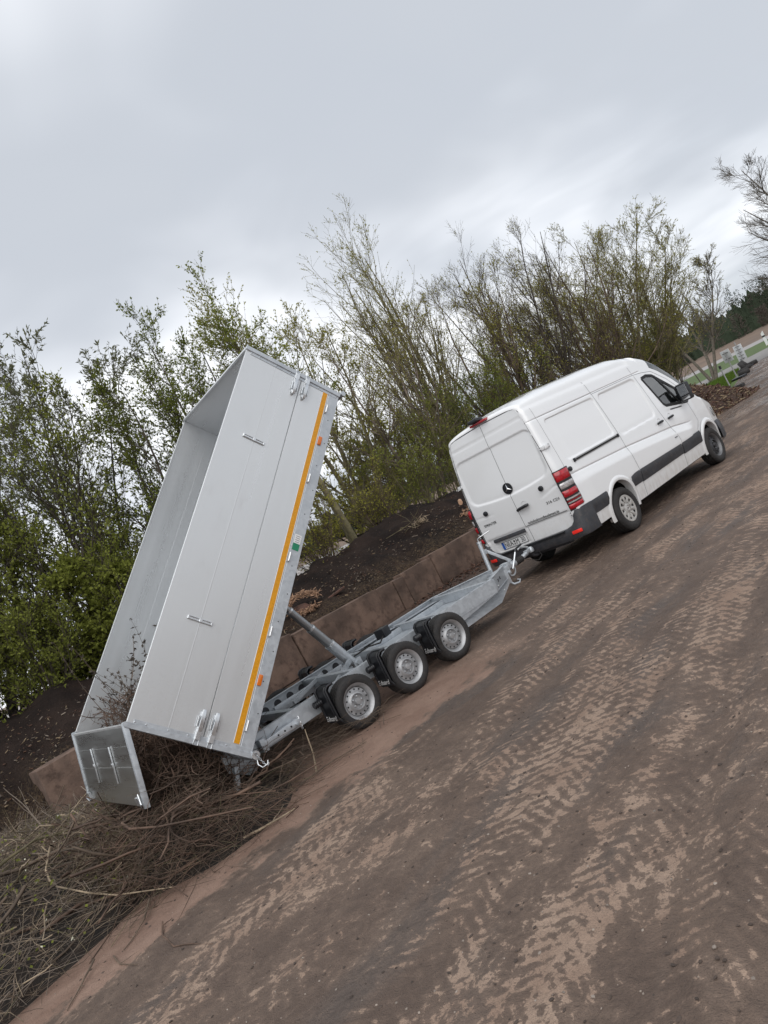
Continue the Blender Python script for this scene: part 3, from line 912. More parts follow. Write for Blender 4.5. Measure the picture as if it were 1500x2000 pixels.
tree('round_tree', 'broad round tree with fresh green leaves over the van cab', (23.8, 9.6, 0.3), 10.6, 23, 8, 0.44, k1=15, k2=10, k3=6, ang1=36, up=0.08, leaf='leaf_young', nleaf=4, lsize=0.075, bark='bark_olive', trunk_r=0.11, leaf_low=0.55, twig_r=0.0042)
tree('round_tree', 'right half of the broad twiggy tree group over the van cab', (26.9, 9.8, 0.3), 9.2, 24, 8, 0.32, k1=14, k2=10, k3=6, ang1=38, up=0.07, leaf='leaf_young', nleaf=4, lsize=0.075, bark='bark_olive', trunk_r=0.11, leaf_low=0.8, twig_r=0.0042)
tree('small_tree', 'small bare tree with forked pale trunk beside the sign boards', (45.5, 15.2, 0.0), 9.8, 25, 3, 0.36, lean=(0.05, 0.05), k1=15, k2=10, k3=6, leaf='leaf_young', nleaf=1, lsize=0.12, bark='bark_grey', trunk_r=0.17, bare_below=0.28, l1=0.40, twig_r=0.010, group=None)
tree('bare_tree', 'big bare tree reaching in at the right edge of the sky', (50.0, 4.6, -0.4), 14.6, 26, 7, 0.46, k1=18, k2=16, k3=8, leaf='leaf_bare', nleaf=0, bark='bark_grey', trunk_r=0.22, ang1=48, l1=0.42, up=0.06, twig_r=0.0065, group=None, tw=0.05)
# understorey on the crest of the heap
for i, (x, y, h, sd, lf, nl, bk, lab) in enumerate([
        (0.2, 7.5, 3.4, 31, 'leaf_dark', 3, 'twig_brown', 'dark leafy thicket right beside the lower edge of the tipped box'),
        (1.6, 7.2, 2.6, 32, 'leaf_young', 2, 'twig_brown', 'brown thin stemmed bush left of the pale leaning trunk'),
        (4.1, 7.6, 2.8, 33, 'leaf_young', 2, 'twig_brown', 'olive thin stemmed bush just right of the pale leaning trunk'),
        (5.6, 7.5, 3.2, 34, 'leaf_mid', 3, 'twig_olive', 'green speckled bush on the crest of the compost heap'),
        (7.6, 7.9, 4.2, 35, 'leaf_mid', 4, 'bark_olive', 'tall green bush left of the van rear'),
        (9.8, 7.9, 4.4, 36, 'leaf_dark', 5, 'bark_dark', 'dark green bush touching the left edge of the van'),
        (12.4, 8.2, 4.6, 37, 'leaf_mid', 5, 'bark_dark', 'green bush above the van roof camera'),
        (24.2, 8.6, 3.6, 38, 'leaf_mid', 3, 'bark_dark', 'low dark bush behind the top of the van cab'),
        (29.0, 10.0, 3.8, 39, 'leaf_mid', 3, 'bark_dark', 'low olive bush behind the bark mulch heap'),
        (-6.6, 7.3, 3.4, 43, 'leaf_mid', 5, 'bark_dark', 'leafy green bush rising straight from the black compost at the left edge'),
        (-5.2, 7.0, 2.7, 44, 'leaf_mid', 6, 'bark_dark', 'fresh green bush hanging over the compost at mid left'),
        (-3.2, 7.2, 3.2, 45, 'leaf_mid', 6, 'bark_dark', 'dark green bush directly left of the tipped box')]):
    tree('thicket_bush', lab, (x, y, 1.0), h, sd, 8, 0.42, k1=8, k2=6, k3=4, ang1=30, up=0.12, leaf=lf, nleaf=nl, lsize=0.06, lw=0.55, bark=bk, trunk_r=0.028, bare_below=0.05, twig_r=0.0026, cat='bush')
# more hedgerow further back closes the gaps low down
for i, (x, y, h, sd, lf, lab) in enumerate([
        (2.5, 13.0, 6.5, 52, 'leaf_mid', 'low tree seen through the branches behind the box'),
        (9.0, 13.5, 6.2, 53, 'leaf_young', 'low tree seen through the branches behind the poplar'),
        (16.5, 13.5, 6.0, 54, 'leaf_young', 'low tree seen through the twigs behind the van rear'),
        (23.0, 14.5, 6.0, 55, 'leaf_young', 'low tree seen through the twigs behind the van roof'),
        (28.5, 15.0, 5.0, 56, 'leaf_mid', 'low green tree between mulch heap and forked tree')]):
    tree('hedge_tree', lab, (x, y, 0.0), h, sd, 4, 0.45, k1=11, k2=7, k3=5, leaf=lf, nleaf=5, lsize=0.13, lw=0.6, bark='bark_dark', trunk_r=0.10, bare_below=0.06, twig_r=0.005)

# ------------------------------------------------------------------ delivery van (x forward, y left, z up; origin under the rear bumper)
van = empty('delivery_van', (0, 0, 0))
tag(van, 'white high roof delivery van hitched to the trailer, seen from behind', 'van')


def sstep(a, b, x):
    t = min(1.0, max(0.0, (x - a) / (b - a))); return t * t * (3 - 2 * t)


def ip(x, xs, ys): return float(np.interp(x, xs, ys))


def v_T(x): return ip(x, [0, .1, .4, 1, 2.5, 3.2, 3.7, 4.1, 4.35, 4.6, 4.85, 5.05, 5.2, 5.4, 5.65, 5.8, 5.9], [2.545, 2.56, 2.61, 2.655, 2.68, 2.665, 2.60, 2.47, 2.33, 2.11, 1.82, 1.54, 1.37, 1.28, 1.16, 1.03, .80])
def v_S(x): return ip(x, [0, 3.3, 3.6, 4.0, 4.3, 4.6, 4.85, 5.0, 5.2, 5.5, 5.75, 5.9], [2.43, 2.43, 2.36, 2.22, 2.04, 1.80, 1.54, 1.36, 1.23, 1.12, .98, .70])
def v_w(z): return ip(z, [.26, .45, .6, .75, 1.05, 1.25, 1.45, 1.8, 2.1, 2.34, 2.43, 2.5], [.925, .955, .97, .978, .975, .962, .95, .918, .885, .845, .82, .79])
def v_tap(x): return ip(x, [0, .1, .6, 4.8, 5.3, 5.7, 5.9], [.965, .975, 1, 1, .965, .88, .76])
def v_lean(z): return .095 * max(0.0, min(1.0, (z - 1.1) / 1.4)) ** 1.5


def rrect(u, v, u0, u1, v0, v1, r):
    """signed distance (negative inside) to a rounded rectangle"""
    cx, cy = (u0 + u1) / 2, (v0 + v1) / 2
    qx = abs(u - cx) - (u1 - u0) / 2 + r; qy = abs(v - cy) - (v1 - v0) / 2 + r
    return math.hypot(max(qx, 0), max(qy, 0)) + min(max(qx, qy), 0) - r


def v_crease(x): return ip(x, [0, .5, 2.0, 3.65, 4.3], [1.24, 1.225, 1.16, 1.05, .97])


def side_feat(x, z):
    f = 0.0
    f -= .016 * sstep(.009, -.010, rrect(x, z, .40, 1.88, 1.44, 2.12, .07))
    f -= .018 * sstep(.009, -.012, rrect(x, z, 2.04, 3.36, 1.36, 2.12, .10))
    zc = v_crease(x); fade = sstep(4.5, 4.1, x)
    f += fade * (.026 * sstep(0.0, .15, zc - z) * sstep(.55, .75, z) - .012 * math.exp(-((z - zc) / .011) ** 2))
    if x < 3.7: f -= .010 * math.exp(-((z - 2.19) / .008) ** 2)
    if x < 3.6: f -= .012 * sstep(2.375, 2.395, z)
    return f


def side_y(x, z): return v_w(z) * v_tap(x) + side_feat(x, z)


def rear_feat(y, z):
    d = rrect(y, z, -.80, .80, 1.30, 2.12, .16)
    bow = .07 * (abs(y) / .8) ** 2
    d2 = rrect(y, z - bow * sstep(1.9, 1.4, z), -.80, .80, 1.33, 2.12, .13)
    f = .016 * sstep(.010, -.016, d2)                       # inward is +x
    f += .008 * math.exp(-((z - 2.305) / .012) ** 2) * (abs(y) < .76)
    f += .014 * sstep(.81, .785, z) * sstep(.86, .8, abs(y))   # lower ledge
    zs = 1.10 + .10 * sstep(.38, .88, -y) if y < 0 else 1.16 + .02 * sstep(.4, .8, y)
    if (-.86 < y < -.42) or (.42 < y < .86): f += .007 * math.exp(-((z - zs) / .014) ** 2) * sstep(.40, .6, abs(y))
    if .05 < y < .70 and .55 < z < .72: f += .012             # plate recess
    return f


def rear_x(y, z): return .03 + v_lean(z) + rear_feat(y, z)


ZB = .315; N1 = 52 + 9 + 62 + 5 + 10 - 1; NC = 12
RR = .075
sta = []                       # (x, inset)
for k in range(6):
    th = R_(90) * k / 6
    sta.append((.03 + RR * (1 - math.cos(th)), RR * (1 - math.sin(th))))
xx = .03 + RR
while xx < 5.9:
    sta.append((xx, 0.0)); xx += .018 if xx < 4.7 else .03
sta.append((5.9, 0.0))


def rows_z(a, c, e, s_):
    """row heights: dense around the flank crease c and the roof joint e"""
    out_ = []
    n1, n2, n3 = 52, 62, 10
    dn_ = (.030, .020, .012, .006)
    for k in range(n1): out_.append(a + (c - .036 - a) * k / (n1 - 1))
    sc_ = min(1.0, (e - c) / .2)
    out_ += [c - d_ for d_ in dn_] + [c] + [c + d_ * sc_ for d_ in dn_[::-1]]
    for k in range(n2): out_.append(c + .036 * sc_ + (e - .020 * sc_ - c - .036 * sc_) * k / (n2 - 1))
    out_ += [e - .012 * sc_, e - .005 * sc_, e, e + .005 * sc_, e + .012 * sc_]
    for k in range(n3): out_.append(e + .018 * sc_ + (s_ - e - .018 * sc_) * (k + .0) / (n3 - 1))
    return out_


def section(x, inset):
    S, T = v_S(x), v_T(x)
    pts = []
    zc = min(v_crease(x), ZB + .75 * (S - ZB)); za = max(min(2.19, S - .06), zc + .05)
    for z in rows_z(ZB, zc, za, S):
        pts.append((side_y(x, z) - inset, z))
    y0 = pts[-1][0]
    n = 2.7 if x < 3.8 else 3.4
    T2 = T - inset * .7
    for k in range(1, NC + 1):
        a = R_(90) * k / NC
        pts.append((y0 * max(0, math.cos(a)) ** (2 / n), S + (T2 - S) * math.sin(a) ** (2 / n)))
    return pts


secs = [section(x, i) for x, i in sta]
WIN = [(3.60, 2.05), (3.80, 2.065), (4.00, 2.02), (4.66, 1.50), (4.66, 1.31), (3.86, 1.43), (3.80, 1.48)]
ARCHES = [(1.24, .40), (4.905, .40)]


def inpoly(x, z, poly):
    c = False; j = len(poly) - 1
    for i in range(len(poly)):
        if (poly[i][1] > z) != (poly[j][1] > z) and x < (poly[j][0] - poly[i][0]) * (z - poly[i][1]) / (poly[j][1] - poly[i][1]) + poly[i][0]: c = not c
        j = i
    return c


def seam_slide(z): return ip(z, [.3, .75, 1.4, 2.15, 2.5], [1.97, 1.985, 1.98, 1.92, 1.90])
def seam_door(z): return ip(z, [.3, .55, .80, 1.0, 1.44, 2.13, 2.4], [3.62, 3.63, 3.68, 3.62, 3.51, 3.42, 3.40])
def seam_fend(z): return ip(z, [.3, .75, .9, 1.27, 1.4], [4.46, 4.48, 4.66, 4.63, 4.66])


def region(x, z, crown, left):
    if x > 5.02 and crown and x < 5.75: return 'bonnet'
    if crown and 4.08 < x < 5.0: return 'glass'
    if not crown:
        if inpoly(x, z, WIN): return None
        for ax, az in ARCHES:
            if math.hypot(x - ax, z - az) < .425: return None
        if x < .9 and z < .385: return None
        if x < .36 and z < .70: return None
        if seam_door(z) < x < seam_fend(z) and z > .30 and z < v_S(x) - .04: return 'front_door'
        if not left and seam_slide(z) < x < seam_door(z) and .30 < z < 2.17: return 'sliding_door'
    return 'body'


bins = {}
for side in (-1, 1):
    for i in range(len(sta) - 1):
        xa, xb = sta[i][0], sta[i + 1][0]
        for j in range(N1 + NC):
            zc = (secs[i][j][1] + secs[i][j + 1][1]) / 2
            crown = j >= N1
            rg = region((xa + xb) / 2, zc, crown, side > 0)
            if rg is None: continue
            q = []
            for ii, jj in ((i, j), (i + 1, j), (i + 1, j + 1), (i, j + 1)):
                y, z = secs[ii][jj]; x = sta[ii][0] + v_lean(z) * max(0.0, 1 - sta[ii][0] / .6)
                q.append((x, side * y, z))
            key = rg + ('L' if side > 0 else 'R') if rg in ('front_door',) else rg
            mb_ = bins.setdefault(key, MB())
            i0 = mb_.addv(q); mb_.face((i0, i0 + 1, i0 + 2, i0 + 3))
# nose cap
cap = [(5.9, s_ * y, z) for s_ in (1, -1) for (y, z) in (secs[-1] if s_ == 1 else secs[-1][::-1])]
i0 = bins['body'].addv(cap); bins['body'].face(range(i0, i0 + len(cap)))
body = bins['body'].build('body', 'van_white', van, merge=.0004, smooth=38)
slide = bins['sliding_door'].build('sliding_door', 'van_white', van, merge=.0004, smooth=38)
doorR = bins['front_doorR'].build('cab_door', 'van_white', van, merge=.0004, smooth=38)
doorL = bins['front_doorL'].build('cab_door', 'van_white', van, merge=.0004, smooth=38)
bins['bonnet'].build('bonnet', 'van_white', van, merge=.0004, smooth=38)
bins['glass'].build('windscreen', 'window_glass', van, merge=.0004, smooth=38)

# rear doors
ring = secs[0]
cols = np.linspace(-1, 1, 91)
for nm, lo, hi in (('R', 0, 45), ('L', 45, 90)):
    P = []
    for y, z in ring:
        if z < .50: continue
        P.append([(rear_x(v * y, z) if abs(v) < .985 else .03 + v_lean(z), v * y, z) for v in cols[lo:hi + 1]])
    g = MB().grid(P)
    d_ = g.build('rear_door', 'van_white', van, smooth=38)
    if nm == 'R': rdoorR = d_
    else: rdoorL = d_


def rib(pts, nrm, w, lift, name, mat, parent, thick=.002):
    """flat ribbon along 3d points; nrm(p) -> outward normal"""
    m_ = MB(); P = [[], []]
    pts = [Vector(p) for p in pts]
    for k, p in enumerate(pts):
        tdir = (pts[min(k + 1, len(pts) - 1)] - pts[max(k - 1, 0)]).normalized()
        n_ = Vector(nrm(p)).normalized(); s_ = tdir.cross(n_).normalized()
        P[0].append(p + n_ * lift - s_ * w / 2); P[1].append(p + n_ * lift + s_ * w / 2)
    m_.grid(P)
    return m_.build(name, mat, parent, smooth=0)


def sidepts(pl, step=.04, sgn=-1):
    out = []
    for (x0, z0), (x1, z1) in zip(pl[:-1], pl[1:]):
        n = max(1, int(math.hypot(x1 - x0, z1 - z0) / step))
        for k in range(n + (1 if (x1, z1) == pl[-1] else 0)):
            t_ = k / n; x = x0 + (x1 - x0) * t_; z = z0 + (z1 - z0) * t_
            out.append((x + v_lean(z) * max(0, 1 - x / .6), sgn * side_y(x, z), z))
    return out


def rearpts(pl, step=.03):
    out = []
    for (y0, z0), (y1, z1) in zip(pl[:-1], pl[1:]):
        n = max(1, int(math.hypot(y1 - y0, z1 - z0) / step))
        for k in range(n + (1 if (y1, z1) == pl[-1] else 0)):
            t_ = k / n; y = y0 + (y1 - y0) * t_; z = z0 + (z1 - z0) * t_
            out.append((rear_x(y, z), y, z))
    return out


nR = lambda p: (0, -1, 0)
nL = lambda p: (0, 1, 0)
nB = lambda p: (-1, 0, 0)
SW = .0085
for sg, nn in ((-1, nR), (1, nL)):
    zs_ = list(np.linspace(.30, 2.40, 30))
    rib(sidepts([(seam_door(z), z) for z in zs_], sgn=sg), nn, SW, .002, 'door_seam', 'seam_grey', van)
    rib(sidepts([(4.48, .76), (4.66, .9), (4.63, 1.27), (4.66, 1.33)], sgn=sg), nn, SW, .002, 'door_seam', 'seam_grey', van)
    rib(sidepts([(3.40, 2.17), (3.7, 2.15), (4.05, 2.10), (4.4, 1.86), (4.75, 1.50)], sgn=sg), nn, SW * .8, .002, 'door_seam', 'seam_grey', van)
zs_ = list(np.linspace(.30, 2.42, 30))
rib(sidepts([(seam_slide(z), z) for z in zs_]), nR, SW, .002, 'door_seam', 'seam_grey', van)
rib(sidepts([(1.9, 2.172), (3.4, 2.172)]), nR, SW * .8, .002, 'door_seam', 'seam_grey', van)
rib(sidepts([(.25, .80), (.255, 1.6), (.25, 2.40)]), nR, SW * .7, .0015, 'panel_seam', 'seam_grey', van)
rib(sidepts([(.3, 2.19), (1.9, 2.19)]), nR, SW * .5, .0015, 'panel_seam', 'seam_grey', van)
rib(rearpts([(0, 2.505), (0, .80), (-.025, .775), (-.025, .53)]), nB, SW * .7, .002, 'door_seam', 'seal_black', van)
OUT = [(0, 2.495), (-.60, 2.475), (-.70, 2.455), (-.745, 2.40), (-.79, 2.1), (-.845, 1.73), (-.862, 1.36), (-.865, .82), (-.85, .66), (-.80, .58), (-.72, .545)]
rib(rearpts(OUT), nB, SW * 1.2, .002, 'door_seam', 'seal_black', van)
rib(rearpts([(-y, z) for y, z in OUT]), nB, SW * 1.3, .002, 'door_seam', 'seal_black', van)
rib(rearpts([(-.80, .80), (-.03, .80)]), nB, .010, .003, 'ledge_seam', 'seam_grey', van)

# cab windows with black surround
for sg, nn, dr in ((-1, nR, doorR), (1, nL, doorL)):
    fr = rib(sidepts(WIN + [WIN[0]], .05, sg), nn, .055, .004, 'window_frame', 'seal_black', dr)
    g = MB()
    top = [(3.60, 2.05), (3.80, 2.065), (4.00, 2.02), (4.33, 1.76), (4.66, 1.50)]
    bot = [(3.81, 1.47), (3.95, 1.415), (4.12, 1.39), (4.40, 1.35), (4.66, 1.31)]
    P = []
    for k in range(6):
        w_ = k / 5
        P.append([(a[0] * (1 - w_) + c[0] * w_, sg * (v_w(a[1] * (1 - w_) + c[1] * w_) - .004), a[1] * (1 - w_) + c[1] * w_) for a, c in zip(top, bot)])
    g.grid(P); g.build('window_pane', 'window_glass', dr, smooth=40)
    rib(sidepts([(4.05, 2.0), (4.40, 1.34)], .05, sg), nn, .05, .006, 'quarter_bar', 'seal_black', dr)
    # mirror triangle
    g = MB(); pl = [(4.40, 1.33), (4.67, 1.30), (4.67, 1.49), (4.52, 1.62)]
    g.prism(pl, lambda u, v, t_: (u, sg * (v_w(v) + t_), v), .004, .02); g.build('mirror_base', 'black_plastic', dr)
    # waist trim under the window
    rib(sidepts([(3.92, 1.335), (4.36, 1.285)], .05, sg), nn, .022, .006, 'trim_strip', 'grey_plastic', dr)
    # mirror
    m_ = MB(); m_.box((4.36, sg * 1.13, 1.50), (.13, .22, .33), Matrix.Rotation(R_(8 * sg), 3, 'Z'))
    mir = m_.build('wing_mirror', 'black_plastic', van, bevel=.035, segs=3)
    m_ = MB(); m_.box((4.287, sg * 1.14, 1.54), (.006, .17, .19), Matrix.Rotation(R_(8 * sg), 3, 'Z')); m_.box((4.287, sg * 1.14, 1.395), (.006, .16, .06), Matrix.Rotation(R_(8 * sg), 3, 'Z'))
    m_.build('mirror_glass', 'chrome', mir)
    m_ = MB(); m_.bar((4.45, sg * .93, 1.45), (4.38, sg * 1.06, 1.46), .07, .10); m_.build('mirror_arm', 'black_plastic', mir, bevel=.015)
    m_ = MB(); m_.box((4.425, sg * 1.19, 1.43), (.03, .08, .05)); m_.build('indicator', 'lens_orange', mir, bevel=.01)

# handles on the flank
def cup_handle(x, z, parent):
    y = -side_y(x, z)
    m_ = MB(); m_.lathe([(.0, -.018), (.035, -.016), (.058, -.004), (.064, .001)], 20, Matrix.Translation((x, y - .002, z + .012)) @ Matrix.Rotation(R_(90), 4, 'X'))
    m_.build('handle_cup', 'van_white', parent, smooth=60)
    m_ = MB(); m_.tube([(x - .10, y - .020, z - .008), (x - .06, y - .036, z), (x + .06, y - .036, z), (x + .10, y - .018, z - .004)], [.018, .021, .021, .014], 8)
    m_.build('door_handle', 'black_plastic', parent)


cup_handle(3.34, 1.23, slide); cup_handle(3.76, 1.22, doorR)
m_ = MB(); m_.box((3.56, -side_y(3.56, .87) - .004, .87), (.10, .012, .016)); m_.build('door_badge', 'seam_grey', slide)
# sliding door rail
rail = MB(); zr = 1.392
rail.bar((.55, -side_y(.55, zr) - .006, zr), (1.92, -side_y(1.92, zr) - .006, zr), .014, .052); rail_o = rail.build('slide_rail', 'post_grey', van, bevel=.004)
g = MB(); g.bar((.58, -side_y(.58, zr) - .0145, zr - .002), (1.90, -side_y(1.9, zr) - .0145, zr - .002), .004, .022); g.build('rail_slot', 'hole_black', rail_o)
for x in (.535, 1.915):
    g = MB(); g.box((x, -side_y(x, zr) - .014, zr), (.04, .024, .056)); g.build('rail_end', 'black_plastic', rail_o, bevel=.005)


def knob(p, n_, parent, r=.042):
    M_ = Matrix.Translation(p) @ rot_to(n_).to_4x4()
    MB().lathe([(r * .9, -.01), (r, .01), (r * .92, .028), (r * .55, .036), (0.0005, .036)], 18, M_).build('door_stop', 'black_plastic', parent)


knob((.34, -side_y(.34, 1.31), 1.31), (0, -1, 0), van, .038)
knob((rear_x(-.57, 1.24), -.57, 1.24), (-1, 0, 0), rdoorR)
knob((rear_x(.60, 1.22), .60, 1.22), (-1, 0, 0), rdoorL)
# rear handle
x0 = rear_x(-.14, 1.09)
MB().lathe([(.0, -.02), (.04, -.018), (.068, -.004), (.075, .002)], 22, Matrix.Translation((x0 - .002, -.17, 1.10)) @ rot_to((-1, 0, 0)).to_4x4()).build('handle_cup', 'van_white', rdoorR, smooth=60)
MB().tube([(x0 - .03, -.02, 1.075), (x0 - .040, -.06, 1.085), (x0 - .040, -.22, 1.10), (x0 - .02, -.25, 1.10)], [.022, .024, .024, .016], 8).build('door_handle', 'black_plastic', rdoorR)
# star badge: ring and three points on a dark disc
bx = rear_x(0, 1.44) - .001
Mb = Matrix.Translation((bx, 0, 1.44)) @ rot_to((-1, 0, 0)).to_4x4()
badge = MB().lathe([(.088, 0), (.088, .010), (.080, .014), (.0005, .012)], 32, Mb).build('badge', 'black_plastic', rdoorL)
MB().lathe([(.088, .008), (.088, .018), (.077, .018), (.077, .008)], 32, Mb, close=True).build('badge_ring', 'seal_black', badge)
g = MB()
for k in range(3):
    a = R_(90 + 120 * k)
    tip = (math.cos(a) * .076, math.sin(a) * .076); l_ = (math.cos(a + R_(60)) * .014, math.sin(a + R_(60)) * .014); r_ = (math.cos(a - R_(60)) * .014, math.sin(a - R_(60)) * .014)
    i0 = g.addv([(bx - .024, 0, 1.44)] + [(bx - .0145, -u, 1.44 + v) for u, v in (l_, tip, r_)])
    g.face((i0, i0 + 1, i0 + 2)); g.face((i0, i0 + 2, i0 + 3))
g.build('badge_star', 'chrome', badge, smooth=0)

# hinges
for z, xo in ((1.76, 0), (.73, 0)):
    for sg in (-1, 1):
        g = MB()
        yy = sg * (.905 if z > 1 else .915); xr = .045 + v_lean(z)
        g.box((xr - .012, sg * .862, z), (.022, .09, .058)); g.box((xr + .055, yy + sg * .016, z), (.13, .02, .058))
        h_ = g.build('hinge', 'van_white', van, bevel=.006)
        g = MB()
        for q in (-.018, .018): g.box((xr - .025, sg * .845, z + q), (.006, .016, .012)); g.box((xr + .085, yy + sg * .028, z + q), (.014, .006, .012))
        g.build('hinge_bolt', 'black_plastic', h_)

# tail lamps wrapping the rear corners
def corner(s_, z):
    """plan curve of the corner from door edge (s=0) to flank (s=1)"""
    pl = [(.026, .858), (.030, .895), (.055, .932), (.10, .949), (.18, .955), (.268, .958)]
    f = s_ * 5; k = min(4, int(f)); w_ = f - k
    x = pl[k][0] * (1 - w_) + pl[k + 1][0] * w_; y = pl[k][1] * (1 - w_) + pl[k + 1][1] * w_
    return x + v_lean(z) * .6, y


def lamp_patch(z0, z1, s0, s1, out, sg):
    g = MB(); P = []
    ns, nz = 12, 5
    for a in range(nz + 1):
        z = z0 + (z1 - z0) * a / nz; row = []
        for k in range(ns + 1):
            s_ = s0 + (s1 - s0) * k / ns
            x, y = corner(s_, z)
            nx, ny = (-1 + s_, s_) ; L_ = math.hypot(nx, ny)
            bul = out * (1 if 0 < k < ns and 0 < a < nz else .4)
            row.append((x + nx / L_ * bul, sg * (y + ny / L_ * bul + (.008 if z < 1.05 else 0)), z))
        P.append(row)
    return g.grid(P)


for sg in (-1, 1):
    lamp = lamp_patch(.77, 1.38, 0, 1, .030, sg).build('tail_lamp', 'seal_black', van, smooth=60)
    for z0, z1, mt, nm in ((1.205, 1.365, 'lens_red', 'red_lens'), (1.092, 1.20, 'lens_clear', 'clear_lens'), (.965, 1.088, 'lens_red', 'red_lens'),
                           (.925, .96, 'lens_clear', 'clear_lens'), (.905, .922, 'lens_red', 'red_lens'), (.872, .902, 'lens_clear', 'clear_lens'), (.787, .868, 'lens_red', 'red_lens')):
        lamp_patch(z0, z1, .05 if mt == 'lens_red' else .12, .965, .040, sg).build(nm, mt, lamp, smooth=60)

# rear bumper
def bumper_pts(sg):
    pl = [(-.035, 0), (-.035, .45), (-.033, .70), (-.028, .80), (-.018, .85), (-.005, .885), (.015, .925), (.045, .962), (.10, .988), (.20, 1.0), (.36, 1.004)]
    zt = [.545, .545, .55, .575, .62, .72, .768, .772, .772, .770, .768]
    return pl, zt


P = []
pl, zt = bumper_pts(1)
full = [(x, -y, z) for (x, y), z in zip(pl[::-1], zt[::-1])] + [(x, y, z) for (x, y), z in list(zip(pl, zt))[1:]]
for x, y, z in full:
    inn = .05 if abs(y) > .9 else .0
    P.append([(x + .10, y * .93, .375), (x + .01, y * .995, .375), (x - .006, y, .42), (x - .004, y, .50), (x + .002, y * 1.0, .53), (x + .004, y * 1.0, max(z - .02, .531)), (x + .012, y * .995, max(z - .004, .533)), (x + .05, y * .965, max(z, .534))])
P2 = P
bump_o = MB().grid(P2).build('rear_bumper', 'grey_plastic', van, smooth=50)
g = MB(); g.box((-.046, 0, .535), (.05, 1.3, .022)); g.build('bumper_step', 'black_plastic', bump_o, bevel=.006)
for sg in (-1, 1):
    g = MB(); g.box((-.028, sg * .845, .475), (.022, .155, .048), Matrix.Rotation(R_(-sg * 16), 3, 'Z')); g.build('reflector', 'lens_reflector', bump_o, bevel=.006)
# tow bar
g = MB(); g.box((.10, 0, .37), (.10, 1.2, .08)); g.tube([(.10, 0, .35), (-.04, 0, .345), (-.10, 0, .37), (-.12, 0, .42)], .022, 10); g.lathe([(.0005, .03), (.018, .022), (.025, 0), (.018, -.018), (.014, -.03)], 14, Matrix.Translation((-.12, 0, .445)))
g.build('tow_bar', 'steel_dark', van)
g = MB(); g.box((.06, -.16, .40), (.04, .09, .08)); g.build('tow_socket', 'black_plastic', van, bevel=.008)

# side rub strips
def flank_strip(x0, x1, zlo, zhi, t_, name, sg):
    P = []
    n = max(2, int((x1 - x0) / .06))
    for k in range(n + 1):
        x = x0 + (x1 - x0) * k / n
        a, c = zlo(x), zhi(x); row = []
        for z, o_ in ((a, 0), (a + .012, t_), (a + .5 * (c - a), t_ + .004), (c - .05, t_), (c, .0)):
            row.append((x, sg * (v_w(z) * v_tap(x) + .022 * sstep(.55, .75, z) * 1 + o_), z))
        P.append(row)
    g = MB().grid(P)
    # end caps
    for row in (P[0], P[-1]):
        i0 = g.addv(row + [(row[0][0], sg * .9, row[0][2]), (row[0][0], sg * .9, row[-1][2])][::-1]); g.face(range(i0, i0 + 7))
    return g.build(name, 'grey_plastic', van, smooth=35)


for sg in (-1, 1):
    flank_strip(.34, .845, lambda x: .555, lambda x: .775, .016, 'rub_strip', sg)
    flank_strip(1.655, 1.968, lambda x: .555, lambda x: ip(x, [1.6, 1.8], [.73, .765]), .016, 'rub_strip', sg)
    flank_strip(1.99, 3.62, lambda x: .545, lambda x: ip(x, [2, 3.6], [.765, .74]), .016, 'rub_strip', sg)
    flank_strip(3.645, 4.465, lambda x: .53, lambda x: ip(x, [3.6, 4.4], [.74, .745]), .016, 'rub_strip', sg)
    for ax, az in ARCHES:
        P = []
        for k in range(29):
            a = R_(-18 + 216 * k / 28); row = []
            for r_, o_ in ((.395, -.10), (.395, .012), (.412, .020), (.455, .016), (.485, .0)):
                x = ax + math.cos(a) * r_; z = az + math.sin(a) * r_
                z2 = max(.27, z)
                row.append((x, sg * (v_w(z2) * v_tap(x) + .02 * sstep(.5, .7, z2) + o_), z2))
            P.append(row)
        MB().grid(P).build('wheel_arch', 'van_white', van, smooth=60)
        P = []
        for k in range(19):
            a = R_(-10 + 200 * k / 18)
            P.append([(ax + math.cos(a) * .40, sg * y, max(.25, az + math.sin(a) * .40)) for y in (.90, .60)])
        g = MB().grid(P)
        fan = [(ax + math.cos(R_(-10 + 200 * k / 18)) * .40, sg * .60, max(.25, az + math.sin(R_(-10 + 200 * k / 18)) * .40)) for k in range(19)]
        i0 = g.addv(fan); g.face(range(i0, i0 + len(fan)))
        g.build('wheel_well', 'hole_black', van, smooth=60)
# sill edge and underbody
g = MB(); g.box((3.05, 0, .36), (2.75, 1.66, .16)); g.box((.62, 0, .42), (.5, 1.5, .14)); g.box((5.5, 0, .4), (.4, 1.3, .2)); g.build('underbody', 'hole_black', van)
g = MB(); g.tube([(.25, .35, .32), (.9, .38, .30), (1.6, .2, .36)], .035, 10); g.tube([(1.24, -.8, .345), (1.24, .8, .345)], .05, 10); g.build('rear_axle', 'steel_dark', van)
# front bumper
P = []
for x, y in [(5.30, -.965), (5.45, -.95), (5.65, -.89), (5.82, -.76), (5.92, -.5), (5.95, 0), (5.92, .5), (5.82, .76), (5.65, .89), (5.45, .95), (5.30, .965)]:
    P.append([(x - .04, y * .97, .33), (x + .015, y * 1.01, .36), (x + .02, y * 1.02, .52), (x + .01, y * 1.005, .70), (x - .03, y * .98, .72)])
MB().grid(P).build('front_bumper', 'grey_plastic', van, smooth=50)
for sg in (-1, 1):
    g = MB(); P = []
    for x, y in ((5.50, .905), (5.62, .885), (5.74, .82), (5.83, .72)):
        P.append([(x + .012, sg * (y + .012), .80), (x - .03, sg * (y + .002), .98), (x - .12, sg * (y - .03), 1.06)])
    g.grid(P).build('headlamp', 'lens_clear', van, smooth=60)
